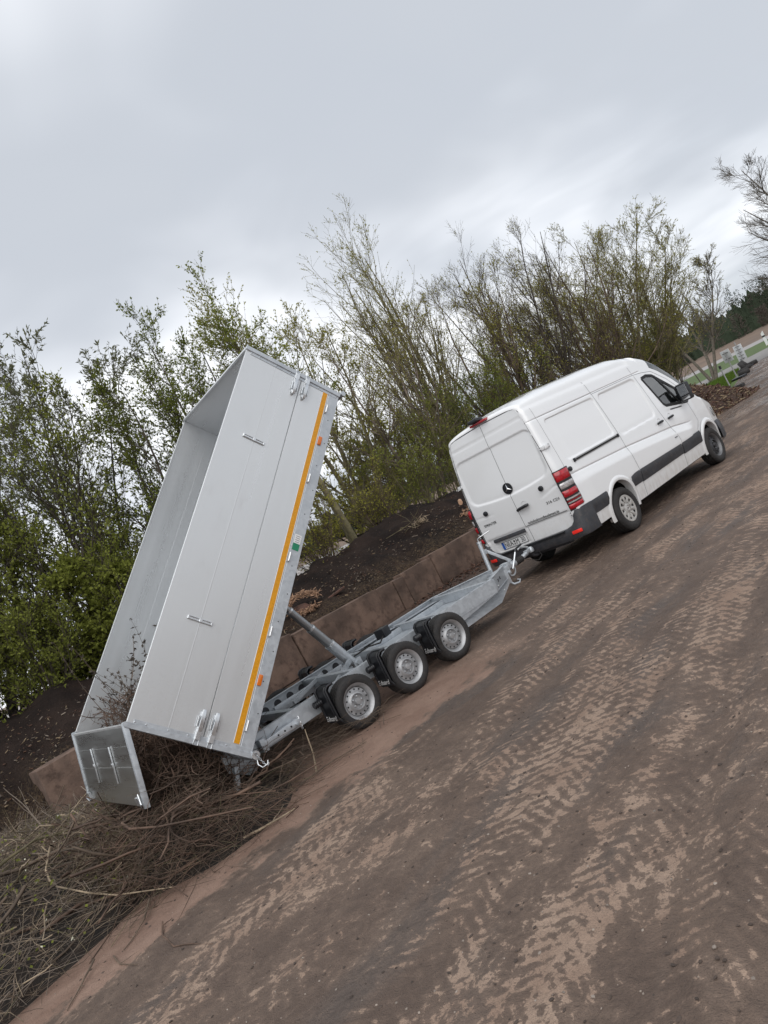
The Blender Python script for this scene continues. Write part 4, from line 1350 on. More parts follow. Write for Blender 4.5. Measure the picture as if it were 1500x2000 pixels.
# roof lamp and camera
g = MB(); g.box((.115, -.02, 2.535), (.09, .34, .035)); lampo = g.build('brake_lamp', 'lens_red', van, bevel=.01)
g = MB(); g.box((.10, .02, 2.585), (.16, .20, .06), Matrix.Rotation(R_(6), 3, 'Y')); g.build('camera_housing', 'black_plastic', lampo, bevel=.025, segs=3)
# interior
for y in (-.5, .45):
    g = MB()
    g.box((3.95, y, 1.0), (.5, .5, .16)); g.box((3.68, y, 1.36), (.14, .48, .62), Matrix.Rotation(R_(-10), 3, 'Y')); g.box((3.60, y, 1.76), (.10, .28, .20))
    g.build('seat', 'seat_cloth', van, bevel=.04, segs=2)
g = MB(); g.box((4.70, 0, 1.12), (.45, 1.72, .30)); g.build('dashboard', 'black_plastic', van, bevel=.05)
g = MB(); g.lathe([(.19 + .016 * math.cos(a), .016 * math.sin(a)) for a in [k * 6.283 / 8 for k in range(8)]], 24, Matrix.Translation((4.40, .45, 1.30)) @ Matrix.Rotation(R_(-60), 4, 'Y'), close=True); g.build('steering_wheel', 'black_plastic', van)
g = MB(); g.box((3.36, 0, 1.40), (.03, 1.66, 1.7)); g.build('bulkhead', 'grey_plastic', van)

# lettering and plate
g = MB(); px_ = rear_x(.3, .63); g.box((px_ - .004, .345, .632), (.008, .525, .118))
plate = g.build('number_plate', 'plate_white', van, bevel=.003)
g = MB(); g.box((px_ - .0095, .345 + .240, .632), (.003, .042, .108)); g.build('country_band', 'plate_blue', plate)
lettering('NEA', .112, 'print_black', plate, (px_ - .010, .470, .632), (0, -1, 0), (0, 0, 1), .80)
lettering('M', .112, 'print_black', plate, (px_ - .010, .285, .632), (0, -1, 0), (0, 0, 1), .80)
lettering('30', .112, 'print_black', plate, (px_ - .010, .170, .632), (0, -1, 0), (0, 0, 1), .80)
for z, mt in ((.652, 'print_black'), (.612, 'post_grey')):
    MB().lathe([(.0005, .003), (.017, .003), (.017, 0)], 16, Matrix.Translation((px_ - .009, .347, z)) @ rot_to((-1, 0, 0)).to_4x4()).build('plate_seal', mt, plate)
g = MB()
for q in ((.345, .632 + .057, .52, .006), (.345, .632 - .057, .52, .006)): g.box((px_ - .009, q[0], q[1]), (.003, q[2], q[3]))
for y in (.345 - .26, .345 + .26): g.box((px_ - .009, y, .632), (.003, .006, .115))
g.build('plate_border', 'print_black', plate)
g = MB(); g.box((px_ - .018, .375, .752), (.05, .66, .055), Matrix.Rotation(R_(14), 3, 'Y')); g.build('plate_light_bar', 'grey_plastic', rdoorL, bevel=.01)
lettering('316 CDI', .058, 'print_black', rdoorR, (rear_x(-.62, 1.0) - .004, -.66, 1.005), (0, -1, 0), (0, 0, 1), 1.25)
lettering('SPRINTER', .060, 'print_black', rdoorL, (rear_x(.62, 1.04) - .004, .615, 1.035), (0, -1, 0), (0, 0, 1), 1.05)
lettering('turbobodenundbauelement.de', .062, 'print_black', rdoorR, (rear_x(-.36, .84) - .004, -.375, .835), (0, -1, 0), (0, 0, 1), .80)


# wheels
def wheel(parent, c, r, w, rim_r, sg, kind):
    """axis along y, outer face towards sg*y"""
    M_ = Matrix.Translation(c) @ rot_to((0, sg, 0)).to_4x4()
    h = w / 2
    prof = [(rim_r - .004, h * .72), (rim_r + .012, h * .93), (rim_r + (r - rim_r) * .45, h), (r - .035, h * .97), (r - .012, h * .86), (r, h * .70)]
    for q in (.42, .0, -.42):
        prof += [(r, h * (q + .10)), (r - .009, h * (q + .07)), (r - .009, h * (q - .07)), (r, h * (q - .10))]
    prof += [(r, -h * .70), (r - .012, -h * .86), (r - .035, -h * .97), (rim_r + .012, -h * .93), (rim_r - .004, -h * .72)]
    # shoulder lugs
    ty = MB().lathe(prof, 56, M_)
    tyre = ty.build('wheel', 'rubber', parent, smooth=50)
    g = MB()
    nl = 64 if r > .3 else 52
    for k in range(nl):
        a = 2 * math.pi * k / nl
        for s_ in (1, -1):
            L_ = M_ @ Matrix.Rotation(a, 4, 'Z')
            i0 = g.addv([L_ @ Vector((rr, t_, hh)) for rr, t_, hh in ((r - .004, -.008, s_ * h * .66), (r - .004, .008, s_ * h * .66), (r + .0015, .008, s_ * h * .70), (r + .0015, -.008, s_ * h * .70), (r - .026, -.008, s_ * h * .95), (r - .026, .008, s_ * h * .95))])
            g.face((i0, i0 + 1, i0 + 2, i0 + 3)); g.face((i0 + 3, i0 + 2, i0 + 5, i0 + 4))
    g.build('tread_lugs', 'rubber', tyre, smooth=0)
    if kind == 'hubcap':
        MB().lathe([(rim_r + .004, h * .74), (rim_r + .002, h * .90), (rim_r - .02, h * .92), (rim_r - .05, h * .80), (.10, h * .72), (.075, h * .80), (.05, h * .86), (.0005, h * .87)], 40, M_).build('hubcap', 'hubcap_silver', tyre, smooth=50)
        g = MB()
        for k in range(10):
            L_ = M_ @ Matrix.Rotation(2 * math.pi * k / 10, 4, 'Z')
            pl_ = [(rim_r * .66, -.010), (rim_r * .90, -.026), (rim_r * .90, .026), (rim_r * .66, .010)]
            g.prism(pl_, lambda u, v, t_: L_ @ Vector((u, v, t_)), h * .70, h * (.86))
        g.build('hubcap_slot', 'hole_black', tyre, smooth=0)
        g = MB()
        for k in range(10):
            L_ = M_ @ Matrix.Rotation(2 * math.pi * (k + .5) / 10, 4, 'Z')
            pl_ = [(rim_r * .42, -.016), (rim_r * .93, -.030), (rim_r * .93, .030), (rim_r * .42, .016)]
            g.prism(pl_, lambda u, v, t_: L_ @ Vector((u, v, t_)), h * .72, h * (.90 - 0.0))
        g.build('hubcap_spoke', 'hubcap_silver', tyre, bevel=.004)
        g = MB().lathe([(.050, h * .86), (.050, h * .91), (.043, h * .91), (.043, h * .86)], 24, M_, close=True)
        for k in range(3):
            L_ = M_ @ Matrix.Rotation(2 * math.pi * k / 3 + .5, 4, 'Z')
            g.prism([(.0, -.008), (.045, -.001), (.045, .001), (.0, .008)], lambda u, v, t_: L_ @ Vector((u, v, t_)), h * .86, h * .91)
        g.build('wheel_badge', 'chrome', tyre)
    else:
        dsk = .55 if kind == 'van_steel' else .46
        rim = MB().lathe([(rim_r - .001, -h * .7), (rim_r - .024, -h * .6), (rim_r - .026, h * .50), (rim_r - .010, h * .68), (rim_r + .002, h * .86), (rim_r + .010, h * .90), (rim_r + .010, h * .78)], 48, M_).build('rim', 'wheel_silver' if kind != 'van_steel' else 'rim_grey', tyre, smooth=50)
        MB().lathe([(rim_r - .024, h * (dsk - .30)), (rim_r - .036, h * (dsk - .02)), (rim_r - .070, h * dsk), (rim_r * .60, h * (dsk + .02)), (rim_r * .52, h * (dsk + .22)), (rim_r * .46, h * (dsk + .24)), (rim_r * .38, h * (dsk - .05)), (rim_r * .22, h * (dsk - .08)), (rim_r * .20, h * (dsk + .25)), (rim_r * .17, h * (dsk + .34)), (.0005, h * (dsk + .36))], 48, M_).build('wheel_disc', 'wheel_silver' if kind != 'van_steel' else 'steel_dark', rim, smooth=50)
        g = MB(); nh = 14 if kind != 'van_steel' else 10
        hr = .009 if kind != 'van_steel' else .022
        for k in range(nh):
            a = 2 * math.pi * k / nh
            L_ = M_ @ Matrix.Rotation(a, 4, 'Z') @ Matrix.Translation((rim_r * .715, 0, h * (dsk + .012)))
            g.lathe([(.0005, .003), (hr, .003), (hr, -.004)], 10, L_)
        g.build('vent_hole', 'hole_black', rim, smooth=0)
        g = MB()
        for k in range(5):
            L_ = M_ @ Matrix.Rotation(2 * math.pi * k / 5, 4, 'Z') @ Matrix.Translation((rim_r * .31, 0, h * (dsk - .06)))
            g.lathe([(.0005, .016), (.010, .014), (.011, 0)], 6, L_)
        g.build('wheel_nut', 'zinc', rim, smooth=30)
        if kind == 'trailer':
            L_ = M_ @ Matrix.Rotation(R_(-62), 4, 'Z')
            g = MB(); g.tube([L_ @ Vector((rim_r - .04, 0, h * .5)), L_ @ Vector((rim_r - .052, 0, h * .95))], .004, 6); g.build('valve', 'black_plastic', rim)
    return tyre


for sg in (-1, 1):
    wheel(van, (1.24, sg * .862, .345), .345, .235, .212, sg, 'hubcap')
    wheel(van, (4.905, sg * .855, .345), .345, .235, .212, sg, 'van_steel')

# ------------------------------------------------------------------ three axle tipping trailer (x = 0 at the coupling, bed behind at negative x)
trl = empty('tipping_trailer', (-0.12, 0, 0), -0.0649)
tag(trl, 'galvanised three axle tipping trailer with its aluminium box raised to the rear', 'trailer')
HUB = [-2.783, -3.538, -4.293]
BW = 1.035                    # half width of the box
HX_, HZ_ = -5.662, .463       # tipping hinge
AL = .8008
for x in HUB:
    for sg in (-1, 1):
        wheel(trl, (x, sg * .815, .282), .282, .19, .180, sg, 'trailer')
    g = MB(); g.tube([(x, -.74, .282), (x, .74, .282)], .035, 8); g.box((x, 0, .30), (.09, 1.2, .07)); g.build('axle', 'galvanised', trl)

# side members: channel section, holes in the web
for sg in (-1, 1):
    g = MB(); y = sg * .66
    g.bar((-5.66, y, .450), (-1.60, y, .450), .006, .178)
    g.bar((-5.66, y - sg * .028, .5415), (-1.60, y - sg * .028, .5415), .062, .006)
    g.bar((-5.66, y - sg * .028, .3585), (-1.60, y - sg * .028, .3585), .062, .006)
    beam = g.build('side_member', 'galvanised', trl, bevel=.0015, segs=1)
    for k in range(13):
        g = MB()
        hx = -4.98 + k * .186
        if hx > -2.9: break
        M_ = Matrix.Translation((hx, y - sg * .0045, .452)) @ rot_to((0, -sg, 0)).to_4x4()
        g.lathe([(.0005, .0), (.046, .0), (.046, -.001)], 20, M_)
        g.lathe([(.046, -.001), (.046, .003), (.051, .003), (.051, -.001)], 20, M_)
        g.build('web_hole', 'steel_dark', beam, smooth=0)
    # outer web holes on the far member are seen from inside; drawbar legs run in to the coupling
    g = MB()
    g.bar((-1.62, sg * .655, .452), (-.80, sg * .135, .425), .006, .178)
    g.bar((-1.62, sg * .630, .545), (-.80, sg * .115, .517), .062, .006)
    g.bar((-1.62, sg * .630, .362), (-.80, sg * .115, .333), .062, .006)
    db = g.build('drawbar_leg', 'galvanised', trl, bevel=.0015, segs=1)
    g = MB()
    def f3(u, v, t_): return (-1.62 + (.82 * u), sg * (.66 - .52 * u + t_), v)
    g.prism([(-1.25, .356), (-1.25, .27), (-.95, .20), (0, .212), (.95, .268), (1.0, .334), (0, .356)], lambda u, v, t_: (-1.62 + .82 * u, sg * ((.655 if u < 0 else .655 - .52 * u) + t_), v), -.003, .003)
    g.build('drawbar_gusset', 'galvanised', db)
    g = MB(); g.lathe([(.0005, .008), (.010, .008), (.012, 0)], 6, Matrix.Translation((-1.45, sg * .56, .40)) @ rot_to((.53, sg * .84, 0)).to_4x4()); g.lathe([(.0005, .008), (.010, .008), (.012, 0)], 6, Matrix.Translation((-1.30, sg * .47, .29)) @ rot_to((.53, sg * .84, 0)).to_4x4()); g.build('bolt', 'zinc', db)
# cross members
for x, h_, z in ((-1.60, .17, .45), (-2.45, .10, .46), (-3.30, .12, .45), (-3.98, .12, .47), (-4.70, .08, .43), (-5.50, .12, .45)):
    g = MB(); g.box((x, 0, z), (.08, 1.30, h_)); g.build('cross_member', 'galvanised', trl, bevel=.004)
# long inner runners of the ramp shaft
for y in (-.42, .42):
    g = MB(); g.bar((-4.6, y, .43), (-1.64, y, .43), .05, .10); g.build('inner_runner', 'galvanised', trl, bevel=.003)
g = MB(); g.bar((-3.0, .0, .41), (-1.65, .0, .41), .78, .004); g.bar((-3.2, .56, .50), (-1.65, .56, .49), .14, .004); g.build('shaft_cover', 'galvanised', trl)
g = MB(); g.box((-3.02, .05, .60), (.16, .14, .12), Matrix.Rotation(R_(20), 3, 'Z')); g.build('pump_cover', 'black_plastic', trl, bevel=.008)
g = MB(); g.tube([(-3.05, .0, .58), (-3.2, -.08, .53), (-3.35, -.02, .56), (-3.55, .05, .54)], .010, 8); g.build('hydraulic_hose', 'rubber', trl)
g = MB(); g.bar((-4.25, -.42, .44), (-3.72, -.10, .55), .04, .05); g.build('tilt_stay', 'galvanised', trl)
g = MB(); g.bar((-4.45, .2, .44), (-3.9, .3, .53), .03, .04); g.build('tilt_stay', 'galvanised', trl)
# telescopic ram
b0 = Vector((-3.64, 0, .50)); b1 = Vector((-4.31, 0, 1.87))
ax_ = (b1 - b0)
stages = [(0, .24, .066), (.24, .44, .056), (.44, .66, .047), (.66, 1.0, .038)]
ram = None
for a, c, r_ in stages:
    o = MB().tube([b0 + ax_ * a, b0 + ax_ * c], r_, 20).build('ram_stage', 'ram_steel' if a > 0 else 'galvanised', ram if ram else trl)
    if ram is None: ram = o
    if c < 1: MB().tube([b0 + ax_ * (c - .012), b0 + ax_ * (c + .004)], r_ + .004, 20).build('ram_collar', 'zinc', ram)
g = MB(); g.tube([(-3.64, -.16, .49), (-3.64, .16, .49)], .03, 12); g.box((-3.64, -.13, .48), (.12, .02, .12)); g.box((-3.64, .13, .48), (.12, .02, .12)); g.build('ram_bearing', 'galvanised', trl)

# black half mudguards with rubber bump cones behind every wheel
for x in HUB:
    for sg in (-1, 1):
        g = MB(); prof = [(x - .225, .605), (x - .290, .602), (x - .322, .575), (x - .326, .45), (x - .326, .27), (x - .300, .222)]
        rows = []
        for yy in (.705, .73, .925, .955):
            lift = .0
            rows.append([(px0 - (-lift if k > 1 else 0) * .6, sg * yy, pz + (lift if k < 3 else 0)) for k, (px0, pz) in enumerate(prof)])
        g.grid(rows)
        rows2 = [[(p[0] + .022, p[1] * .998, p[2] - .012) for p in row] for row in rows]
        g.grid(rows2)
        mg = g.build('mudguard', 'black_plastic', trl, smooth=40)
        g = MB()
        for yy in (.72, .945):
            g.tube([(p0 - .006, sg * yy, pz + .004) for p0, pz in prof], .013, 8)
        g.tube([(prof[-1][0], sg * .72, prof[-1][1]), (prof[-1][0], sg * .945, prof[-1][1])], .013, 8)
        g.tube([(prof[0][0], sg * .72, prof[0][1]), (prof[0][0], sg * .945, prof[0][1])], .013, 8)
        g.tube([(p0 - .004, sg * .90, pz + .002) for p0, pz in prof[1:5]], .008, 6)
        g.build('mudguard_rib', 'black_plastic', mg)
        g = MB()
        cx = x - .33
        pts = []; rad = []
        for k in range(9): pts.append((cx - .012 * k, sg * .765, .47)); rad.append(.040 if k % 2 else .030)
        g.tube(pts, rad, 14); g.build('rubber_cone', 'black_plastic', mg, smooth=40)
        lettering('Eduard', .078, 'print_white', mg, (x - .338, sg * .822, .272), (0, -1, 0), (0.0, 0, 1), .95, shear=.2)

# coupling, overrun brake, handbrake, jockey wheel
g = MB(); g.tube([(-.95, 0, .425), (-.42, 0, .43)], .050, 16); g.box((-.80, 0, .41), (.30, .17, .13)); g.box((-.62, 0, .46), (.10, .14, .10)); ov = g.build('overrun_tube', 'galvanised', trl, bevel=.006)
pts = []; rad = []
for k in range(11): pts.append((-.42 + .018 * k, 0, .43)); rad.append(.054 if k % 2 else .042)
MB().tube(pts, rad, 16).build('bellows', 'rubber', ov, smooth=40)
g = MB(); g.tube([(-.24, 0, .435), (-.10, 0, .455)], .036, 12); g.lathe([(.0005, .055), (.036, .048), (.052, .02), (.052, -.03), (.040, -.035)], 18, Matrix.Translation((0, 0, .462))); g.box((-.06, 0, .475), (.14, .07, .05)); cp = g.build('coupling_head', 'galvanised', trl, bevel=.006)
g = MB(); g.tube([(-.03, 0, .52), (-.10, 0, .56), (-.20, .0, .585), (-.245, 0, .565)], [.016, .018, .016, .014], 10); g.build('coupling_handle', 'zinc', cp)
g = MB(); g.tube([(-.57, -.055, .38), (-.50, -.055, .44), (-.37, -.055, .57)], .013, 10); hb = g.build('handbrake_lever', 'zinc', trl)
g = MB(); g.tube([(-.37, -.055, .57), (-.33, -.055, .605), (-.19, -.055, .625)], .017, 10); g.build('lever_grip', 'black_plastic', hb)
g = MB(); g.lathe([(.07, -.006), (.09, -.006), (.09, .006), (.07, .006)], 24, Matrix.Translation((-.60, -.05, .38)) @ rot_to((0, 1, 0)).to_4x4(), close=True); g.build('brake_quadrant', 'galvanised', hb)
g = MB(); g.tube([(-.80, .16, .28), (-.70, .20, .93)], .031, 14); post = g.build('jockey_post', 'galvanised', trl)
MB().tube([(-.702, .20, .915), (-.698, .20, .945)], .037, 14).build('post_cap', 'zinc', post)
g = MB(); g.tube([(-.70, .20, .94), (-.695, .20, .985), (-.67, .16, 1.0), (-.54, .06, 1.02)], .008, 8); g.build('jockey_crank', 'zinc', post)
g = MB(); g.bar((-.655, .19, .775), (-.42, .05, .475), .03, .045); g.box((-.675, .195, .77), (.06, .06, .07)); g.build('post_brace', 'galvanised', post, bevel=.005)
jw = MB().lathe([(.060, .022), (.085, .028), (.098, .02), (.10, 0), (.098, -.02), (.085, -.028), (.060, -.022)], 30, Matrix.Translation((-.80, .40, .345)) @ rot_to((0, -1, 0)).to_4x4(), close=True).build('jockey_wheel', 'rubber', post, smooth=50)
g = MB(); Mj = Matrix.Translation((-.80, .40, .345)) @ rot_to((0, -1, 0)).to_4x4()
g.lathe([(.066, -.02), (.066, .02), (.058, .024), (.050, .010), (.024, .010), (.020, .028), (.0005, .03)], 28, Mj)
for k in range(6):
    L_ = Mj @ Matrix.Rotation(k * math.pi / 3, 4, 'Z'); g.prism([(.02, -.006), (.06, -.006), (.06, .006), (.02, .006)], lambda u, v, t_: L_ @ Vector((u, v, t_)), .008, .022)
g.build('jockey_rim', 'zinc', jw)
g = MB(); g.bar((-.80, .37, .345), (-.79, .17, .32), .03, .03); g.build('jockey_fork', 'galvanised', post)
g = MB(); g.box((-.93, -.06, .36), (.17, .25, .17)); g.box((-.93, -.192, .36), (.20, .012, .20)); cb = g.build('clamp_box', 'galvanised', trl, bevel=.004)
MB().lathe([(.0005, .07), (.022, .066), (.026, .05), (.018, .045), (.018, .02), (.034, .016), (.036, 0)], 16, Matrix.Translation((-.80, -.15, .40)) @ rot_to((0, -1, 0)).to_4x4()).build('clamp_knob', 'galvanised', cb)
g = MB(); g.tube([(-.84, -.14, .28), (-.80, -.18, .215), (-.71, -.20, .20), (-.66, -.19, .225), (-.70, -.17, .245)], [.018, .016, .013, .013, .010], 8); g.build('wheel_chock_hook', 'galvanised', cb)
g = MB(); g.tube([(-.30, .07, .47), (-.35, .14, .50), (-.28, .19, .47), (-.10, .16, .40), (.04, .10, .41)], .007, 8); g.tube([(-.25, -.06, .40), (-.1, -.16, .30), (.05, -.12, .33), (.10, -.05, .40)], .005, 6); g.build('trailer_cable', 'rubber', trl)
g = MB(); g.box((-1.15, -.357, .475), (.004, .004, .05)); g.bar((-1.35, -.492, .47), (-1.35, -.492, .43), .006, .012, (1, 0, 0)); g.bar((-1.22, -.408, .47), (-1.22, -.408, .43), .006, .012, (1, 0, 0)); g.bar((-1.35, -.492, .45), (-1.22, -.408, .45), .006, .003); g.build('rating_mark', 'steel_dark', trl)

# rear support legs and hinge brackets
def chain(p0, p1, sag, n=14, r=.0035):
    g = MB(); p0 = Vector(p0); p1 = Vector(p1)
    prev = None
    for k in range(n):
        a = k / n; c = (k + 1) / n
        q0 = p0.lerp(p1, a) + Vector((0, 0, -sag * 4 * a * (1 - a))); q1 = p0.lerp(p1, c) + Vector((0, 0, -sag * 4 * c * (1 - c)))
        d = (q1 - q0); s_ = d.cross(Vector((0, 0, 1)) if k % 2 else Vector((0, 1, .3))).normalized() * .007
        g.tube([q0 - d * .15, q0 + d * .3 + s_, q0 + d * .8 + s_, q1 + d * .15, q0 + d * .8 - s_, q0 + d * .3 - s_, q0 - d * .15], r, 5, cap=False)
    return g


for sg in (-1, 1):
    g = MB(); g.bar((-5.36, sg * .74, .425), (-4.93, sg * .74, .435), .065, .07); g.box((-5.37, sg * .72, .425), (.06, .10, .13)); g.box((-4.97, sg * .70, .43), (.05, .08, .05))
    leg = g.build('support_leg', 'galvanised', trl, bevel=.004)
    g = MB()
    for hx in (-5.20, -5.12, -5.04): g.lathe([(.0005, .002), (.010, .002), (.010, 0)], 10, Matrix.Translation((hx, sg * .773, .432)) @ rot_to((0, sg, 0)).to_4x4())
    g.build('leg_hole', 'hole_black', leg, smooth=0)
    g = MB(); g.tube([(-4.98, sg * .73, .435), (-4.98, sg * .86, .42)], .014, 10); g.build('locking_pin', 'zinc', leg)
    chain((-4.98, sg * .85, .42), (-4.90, sg * .70, .47), .09).build('pin_chain', 'zinc', leg)
    g = MB(); g.prism([(-5.78, .55), (-5.42, .55), (-5.42, .36), (-5.52, .25), (-5.60, .25), (-5.78, .38)], lambda u, v, t_: (u, sg * (.69 + t_), v), 0, .012); g.box((-5.60, sg * .68, .44), (.18, .05, .16))
    br = g.build('hinge_bracket', 'galvanised', trl, bevel=.003)
    g = MB(); g.tube([(-5.60, sg * .80, .455), (-5.60, sg * 1.06, .455)], .040, 16); g.build('hinge_pin', 'zinc', br)
    g = MB(); g.tube([(-5.60, sg * 1.04, .42), (-5.62, sg * 1.055, .37), (-5.60, sg * 1.08, .33), (-5.55, sg * 1.09, .335), (-5.53, sg * 1.08, .36)], .006, 8); g.build('clip', 'zinc', br)
    chain((-5.60, sg * 1.065, .48), (-5.53, sg * 1.08, .34), .07, 12).build('pin_chain', 'zinc', br)
    g = MB(); g.bar((-5.70, sg * .72, .40), (-5.83, sg * .72, .07), .06, .045, (1, 0, 0)); g.box((-5.835, sg * .72, .055), (.12, .10, .012)); g.build('drop_leg', 'galvanised', trl, bevel=.004)

# ---- the tipped box: its own frame, u along the bed (local x), v up from the bed (local z)
L_BED, H_BOX = 4.10, 1.17
bed = MB()
bed.box((L_BED / 2, 0, .085), (L_BED - .02, 2 * BW - .08, .03))
for x in np.linspace(.25, 3.85, 9): bed.box((x, 0, .035), (.06, 1.9, .07))
for y in (-.55, .55): bed.box((L_BED / 2, y, -.03), (L_BED - .1, .10, .06))
bed_o = bed.build('tipper_bed', 'galvanised', trl, bevel=.002, segs=1)
bed_o.location = (HX_, 0, HZ_)
bed_o.rotation_euler = (0, -AL, 0)


def wave_board(name, v0, v1, y_out, sg, ridges, x0=.045, x1=4.055, th=.028, mat='aluminium'):
    """extruded hollow board with shallow profile lines along its length"""
    vs = [v0, v0 + .004]
    offs = [-.006, 0]
    for r_ in ridges:
        vs += [r_ - .006, r_ - .003, r_ + .003, r_ + .006]; offs += [0, .0006, .0006, 0]
    vs += [v1 - .004, v1]; offs += [0, -.006]
    g = MB(); P = []
    for v, o_ in zip(vs, offs): P.append([(x0, sg * (y_out + o_), v), (x1, sg * (y_out + o_), v)])
    for v, o_ in list(zip(vs, offs))[::-1]: P.append([(x0, sg * (y_out - th - o_), v), (x1, sg * (y_out - th - o_), v)])
    P.append(P[0])
    g.grid(P)
    n = len(P) - 1
    i0 = g.addv([p[0] for p in P[:-1]]); g.face(range(i0, i0 + n)); i0 = g.addv([p[1] for p in P[:-1]]); g.face(range(i0, i0 + n))
    return g.build(name, mat, bed_o, smooth=0)


for sg in (-1, 1):
    wave_board('side_board', .110, .468, BW, sg, [])
    wave_board('side_extension', .474, 1.165, BW, sg, [.80])
    # galvanised sill under the boards
    g = MB(); g.box((2.05, sg * (BW - .004), .045), (4.10, .012, .125)); g.box((2.05, sg * (BW - .03), .104), (4.10, .06, .010)); g.box((2.05, sg * (BW - .03), -.012), (4.10, .06, .010)); g.build('sill_rail', 'galvanised', bed_o, bevel=.002, segs=1)
    g = MB(); g.box((2.06, sg * (BW + .0025), .155), (3.93, .003, .058)); tape = g.build('reflective_tape', 'tape_yellow', bed_o)
    g = MB()
    for v in (.1235, .1865): g.box((2.06, sg * (BW + .0025), v), (3.93, .003, .0045))
    g.build('tape_edge', 'plate_white', tape)
    # end posts
    for nm, x in (('rear_post', .022), ('front_post', 4.078)):
        g = MB(); g.box((x, sg * (BW - .012), .575), (.048, .058, 1.20)); g.box((x + (.03 if x < 1 else -.03), sg * (BW + .003), .56), (.06, .004, 1.10)); po = g.build(nm, 'galvanised', bed_o, bevel=.003, segs=1)
        g = MB()
        for v in (.25, .62, .80, 1.0, 1.1): g.lathe([(.0005, .006), (.008, .004), (.009, 0)], 8, Matrix.Translation((x + (.038 if x < 1 else -.038), sg * (BW + .005), v)) @ rot_to((0, sg, 0)).to_4x4())
        g.build('rivet', 'zinc', po)
    # latches in pairs
    for x0_, dr in ((.03, 1), (4.07, -1)):
        for v in (.405, .535):
            g = MB()
            yb = BW + .006
            g.box((x0_ + dr * .13, sg * (yb + .004), v), (.25, .010, .052))
            g.box((x0_ + dr * .045, sg * (yb + .018), v), (.07, .028, .046))
            g.tube([(x0_ - dr * .035, sg * (yb + .012), v - .022), (x0_ - dr * .035, sg * (yb + .012), v + .022), (x0_ + dr * .06, sg * (yb + .022), v + .020), (x0_ + dr * .06, sg * (yb + .022), v - .020), (x0_ - dr * .035, sg * (yb + .012), v - .022)], .0045, 6, cap=False)
            g.box((x0_ + dr * .17, sg * (yb + .012), v + .034), (.10, .018, .010)); g.box((x0_ + dr * .17, sg * (yb + .012), v - .034), (.10, .018, .010))
            la = g.build('latch', 'zinc', bed_o, bevel=.002, segs=1)
            g = MB()
            P = []
            for xx_, w_, t_ in ((.075, .017, .030), (.10, .026, .040), (.18, .024, .044), (.26, .017, .040), (.275, .014, .030)):
                P.append([(x0_ + dr * xx_, sg * (yb + .008), v - w_), (x0_ + dr * xx_, sg * (yb + t_), v - w_ * .7), (x0_ + dr * xx_, sg * (yb + t_), v + w_ * .7), (x0_ + dr * xx_, sg * (yb + .008), v + w_)])
            g.grid(P)
            for row in (P[0], P[-1]): i0 = g.addv(row); g.face(range(i0, i0 + 4))
            g.build('latch_lever', 'zinc', la, smooth=40)
    # centre fittings across the joint of the extension
    for x in (1.065, 3.065):
        g = MB(); g.box((x, sg * (BW + .005), .805), (.030, .008, .25)); g.tube([(x - .012, sg * (BW + .012), .69), (x - .012, sg * (BW + .012), .92)], .006, 6); g.tube([(x + .012, sg * (BW + .012), .69), (x + .012, sg * (BW + .012), .92)], .006, 6)
        g.box((x, sg * (BW + .012), .80), (.036, .012, .03)); g.box((x, sg * (BW + .012), .69), (.034, .012, .014)); g.box((x, sg * (BW + .012), .92), (.034, .012, .014)); g.build('stake_pocket', 'zinc', bed_o, bevel=.002, segs=1)
    # lashing hooks
    for x in (.27, 1.18, 1.98, 2.91, 3.82):
        g = MB(); g.tube([(x - .05, sg * (BW + .004), .105), (x - .05, sg * (BW + .028), .105), (x + .045, sg * (BW + .030), .105)], [.012, .010, .010], 8); g.build('lashing_hook', 'zinc', bed_o)
    for x in (.70, 3.40):
        g = MB(); g.box((x, sg * (BW + .010), .085), (.105, .018, .042)); g.build('side_marker', 'lens_orange', bed_o, bevel=.006)
    g = MB(); g.box((2.20, sg * (BW + .0035), .055), (.10, .002, .075)); lb = g.build('load_label', 'plate_white', bed_o)
    g = MB(); g.box((2.11, sg * (BW + .0035), .055), (.075, .002, .075)); g.build('green_label', 'label_green', lb)
    g = MB()
    for k in range(4): g.box((2.165 + k * .022, sg * (BW + .0055), .055), (.007, .0015, .05))
    g.build('label_print', 'post_grey', lb)
    g = MB()
    for x in np.linspace(.4, 3.7, 12): g.lathe([(.0005, .0012), (.006, .0012), (.006, 0)], 8, Matrix.Translation((x, sg * (BW + .0022), .045 if int(x * 10) % 2 else .02)) @ rot_to((0, sg, 0)).to_4x4())
    g.build('sill_hole', 'hole_black', bed_o, smooth=0)
# front wall boards
g = MB(); g.box((4.065, 0, .29), (.028, 2 * BW - .06, .355)); g.build('front_board', 'aluminium', bed_o, bevel=.003)
g = MB(); g.box((4.065, 0, .82), (.028, 2 * BW - .06, .69)); g.box((4.062, 0, 1.172), (.04, 2 * BW - .04, .02)); g.build('front_extension', 'aluminium', bed_o, bevel=.003)
g = MB(); g.box((4.09, 0, .03), (.02, 2 * BW - .02, .13)); g.build('front_sill', 'galvanised', bed_o, bevel=.002)
g = MB(); g.tube([(4.12, -BW - .02, -.055), (4.12, -.78, -.055)], .030, 14); g.box((4.06, -.80, -.05), (.12, .02, .12)); g.build('front_roller', 'galvanised', bed_o)
# rear bottom edge
g = MB(); g.box((.02, 0, .02), (.045, 2 * BW - .02, .08)); g.build('rear_sill', 'galvanised', bed_o, bevel=.003)

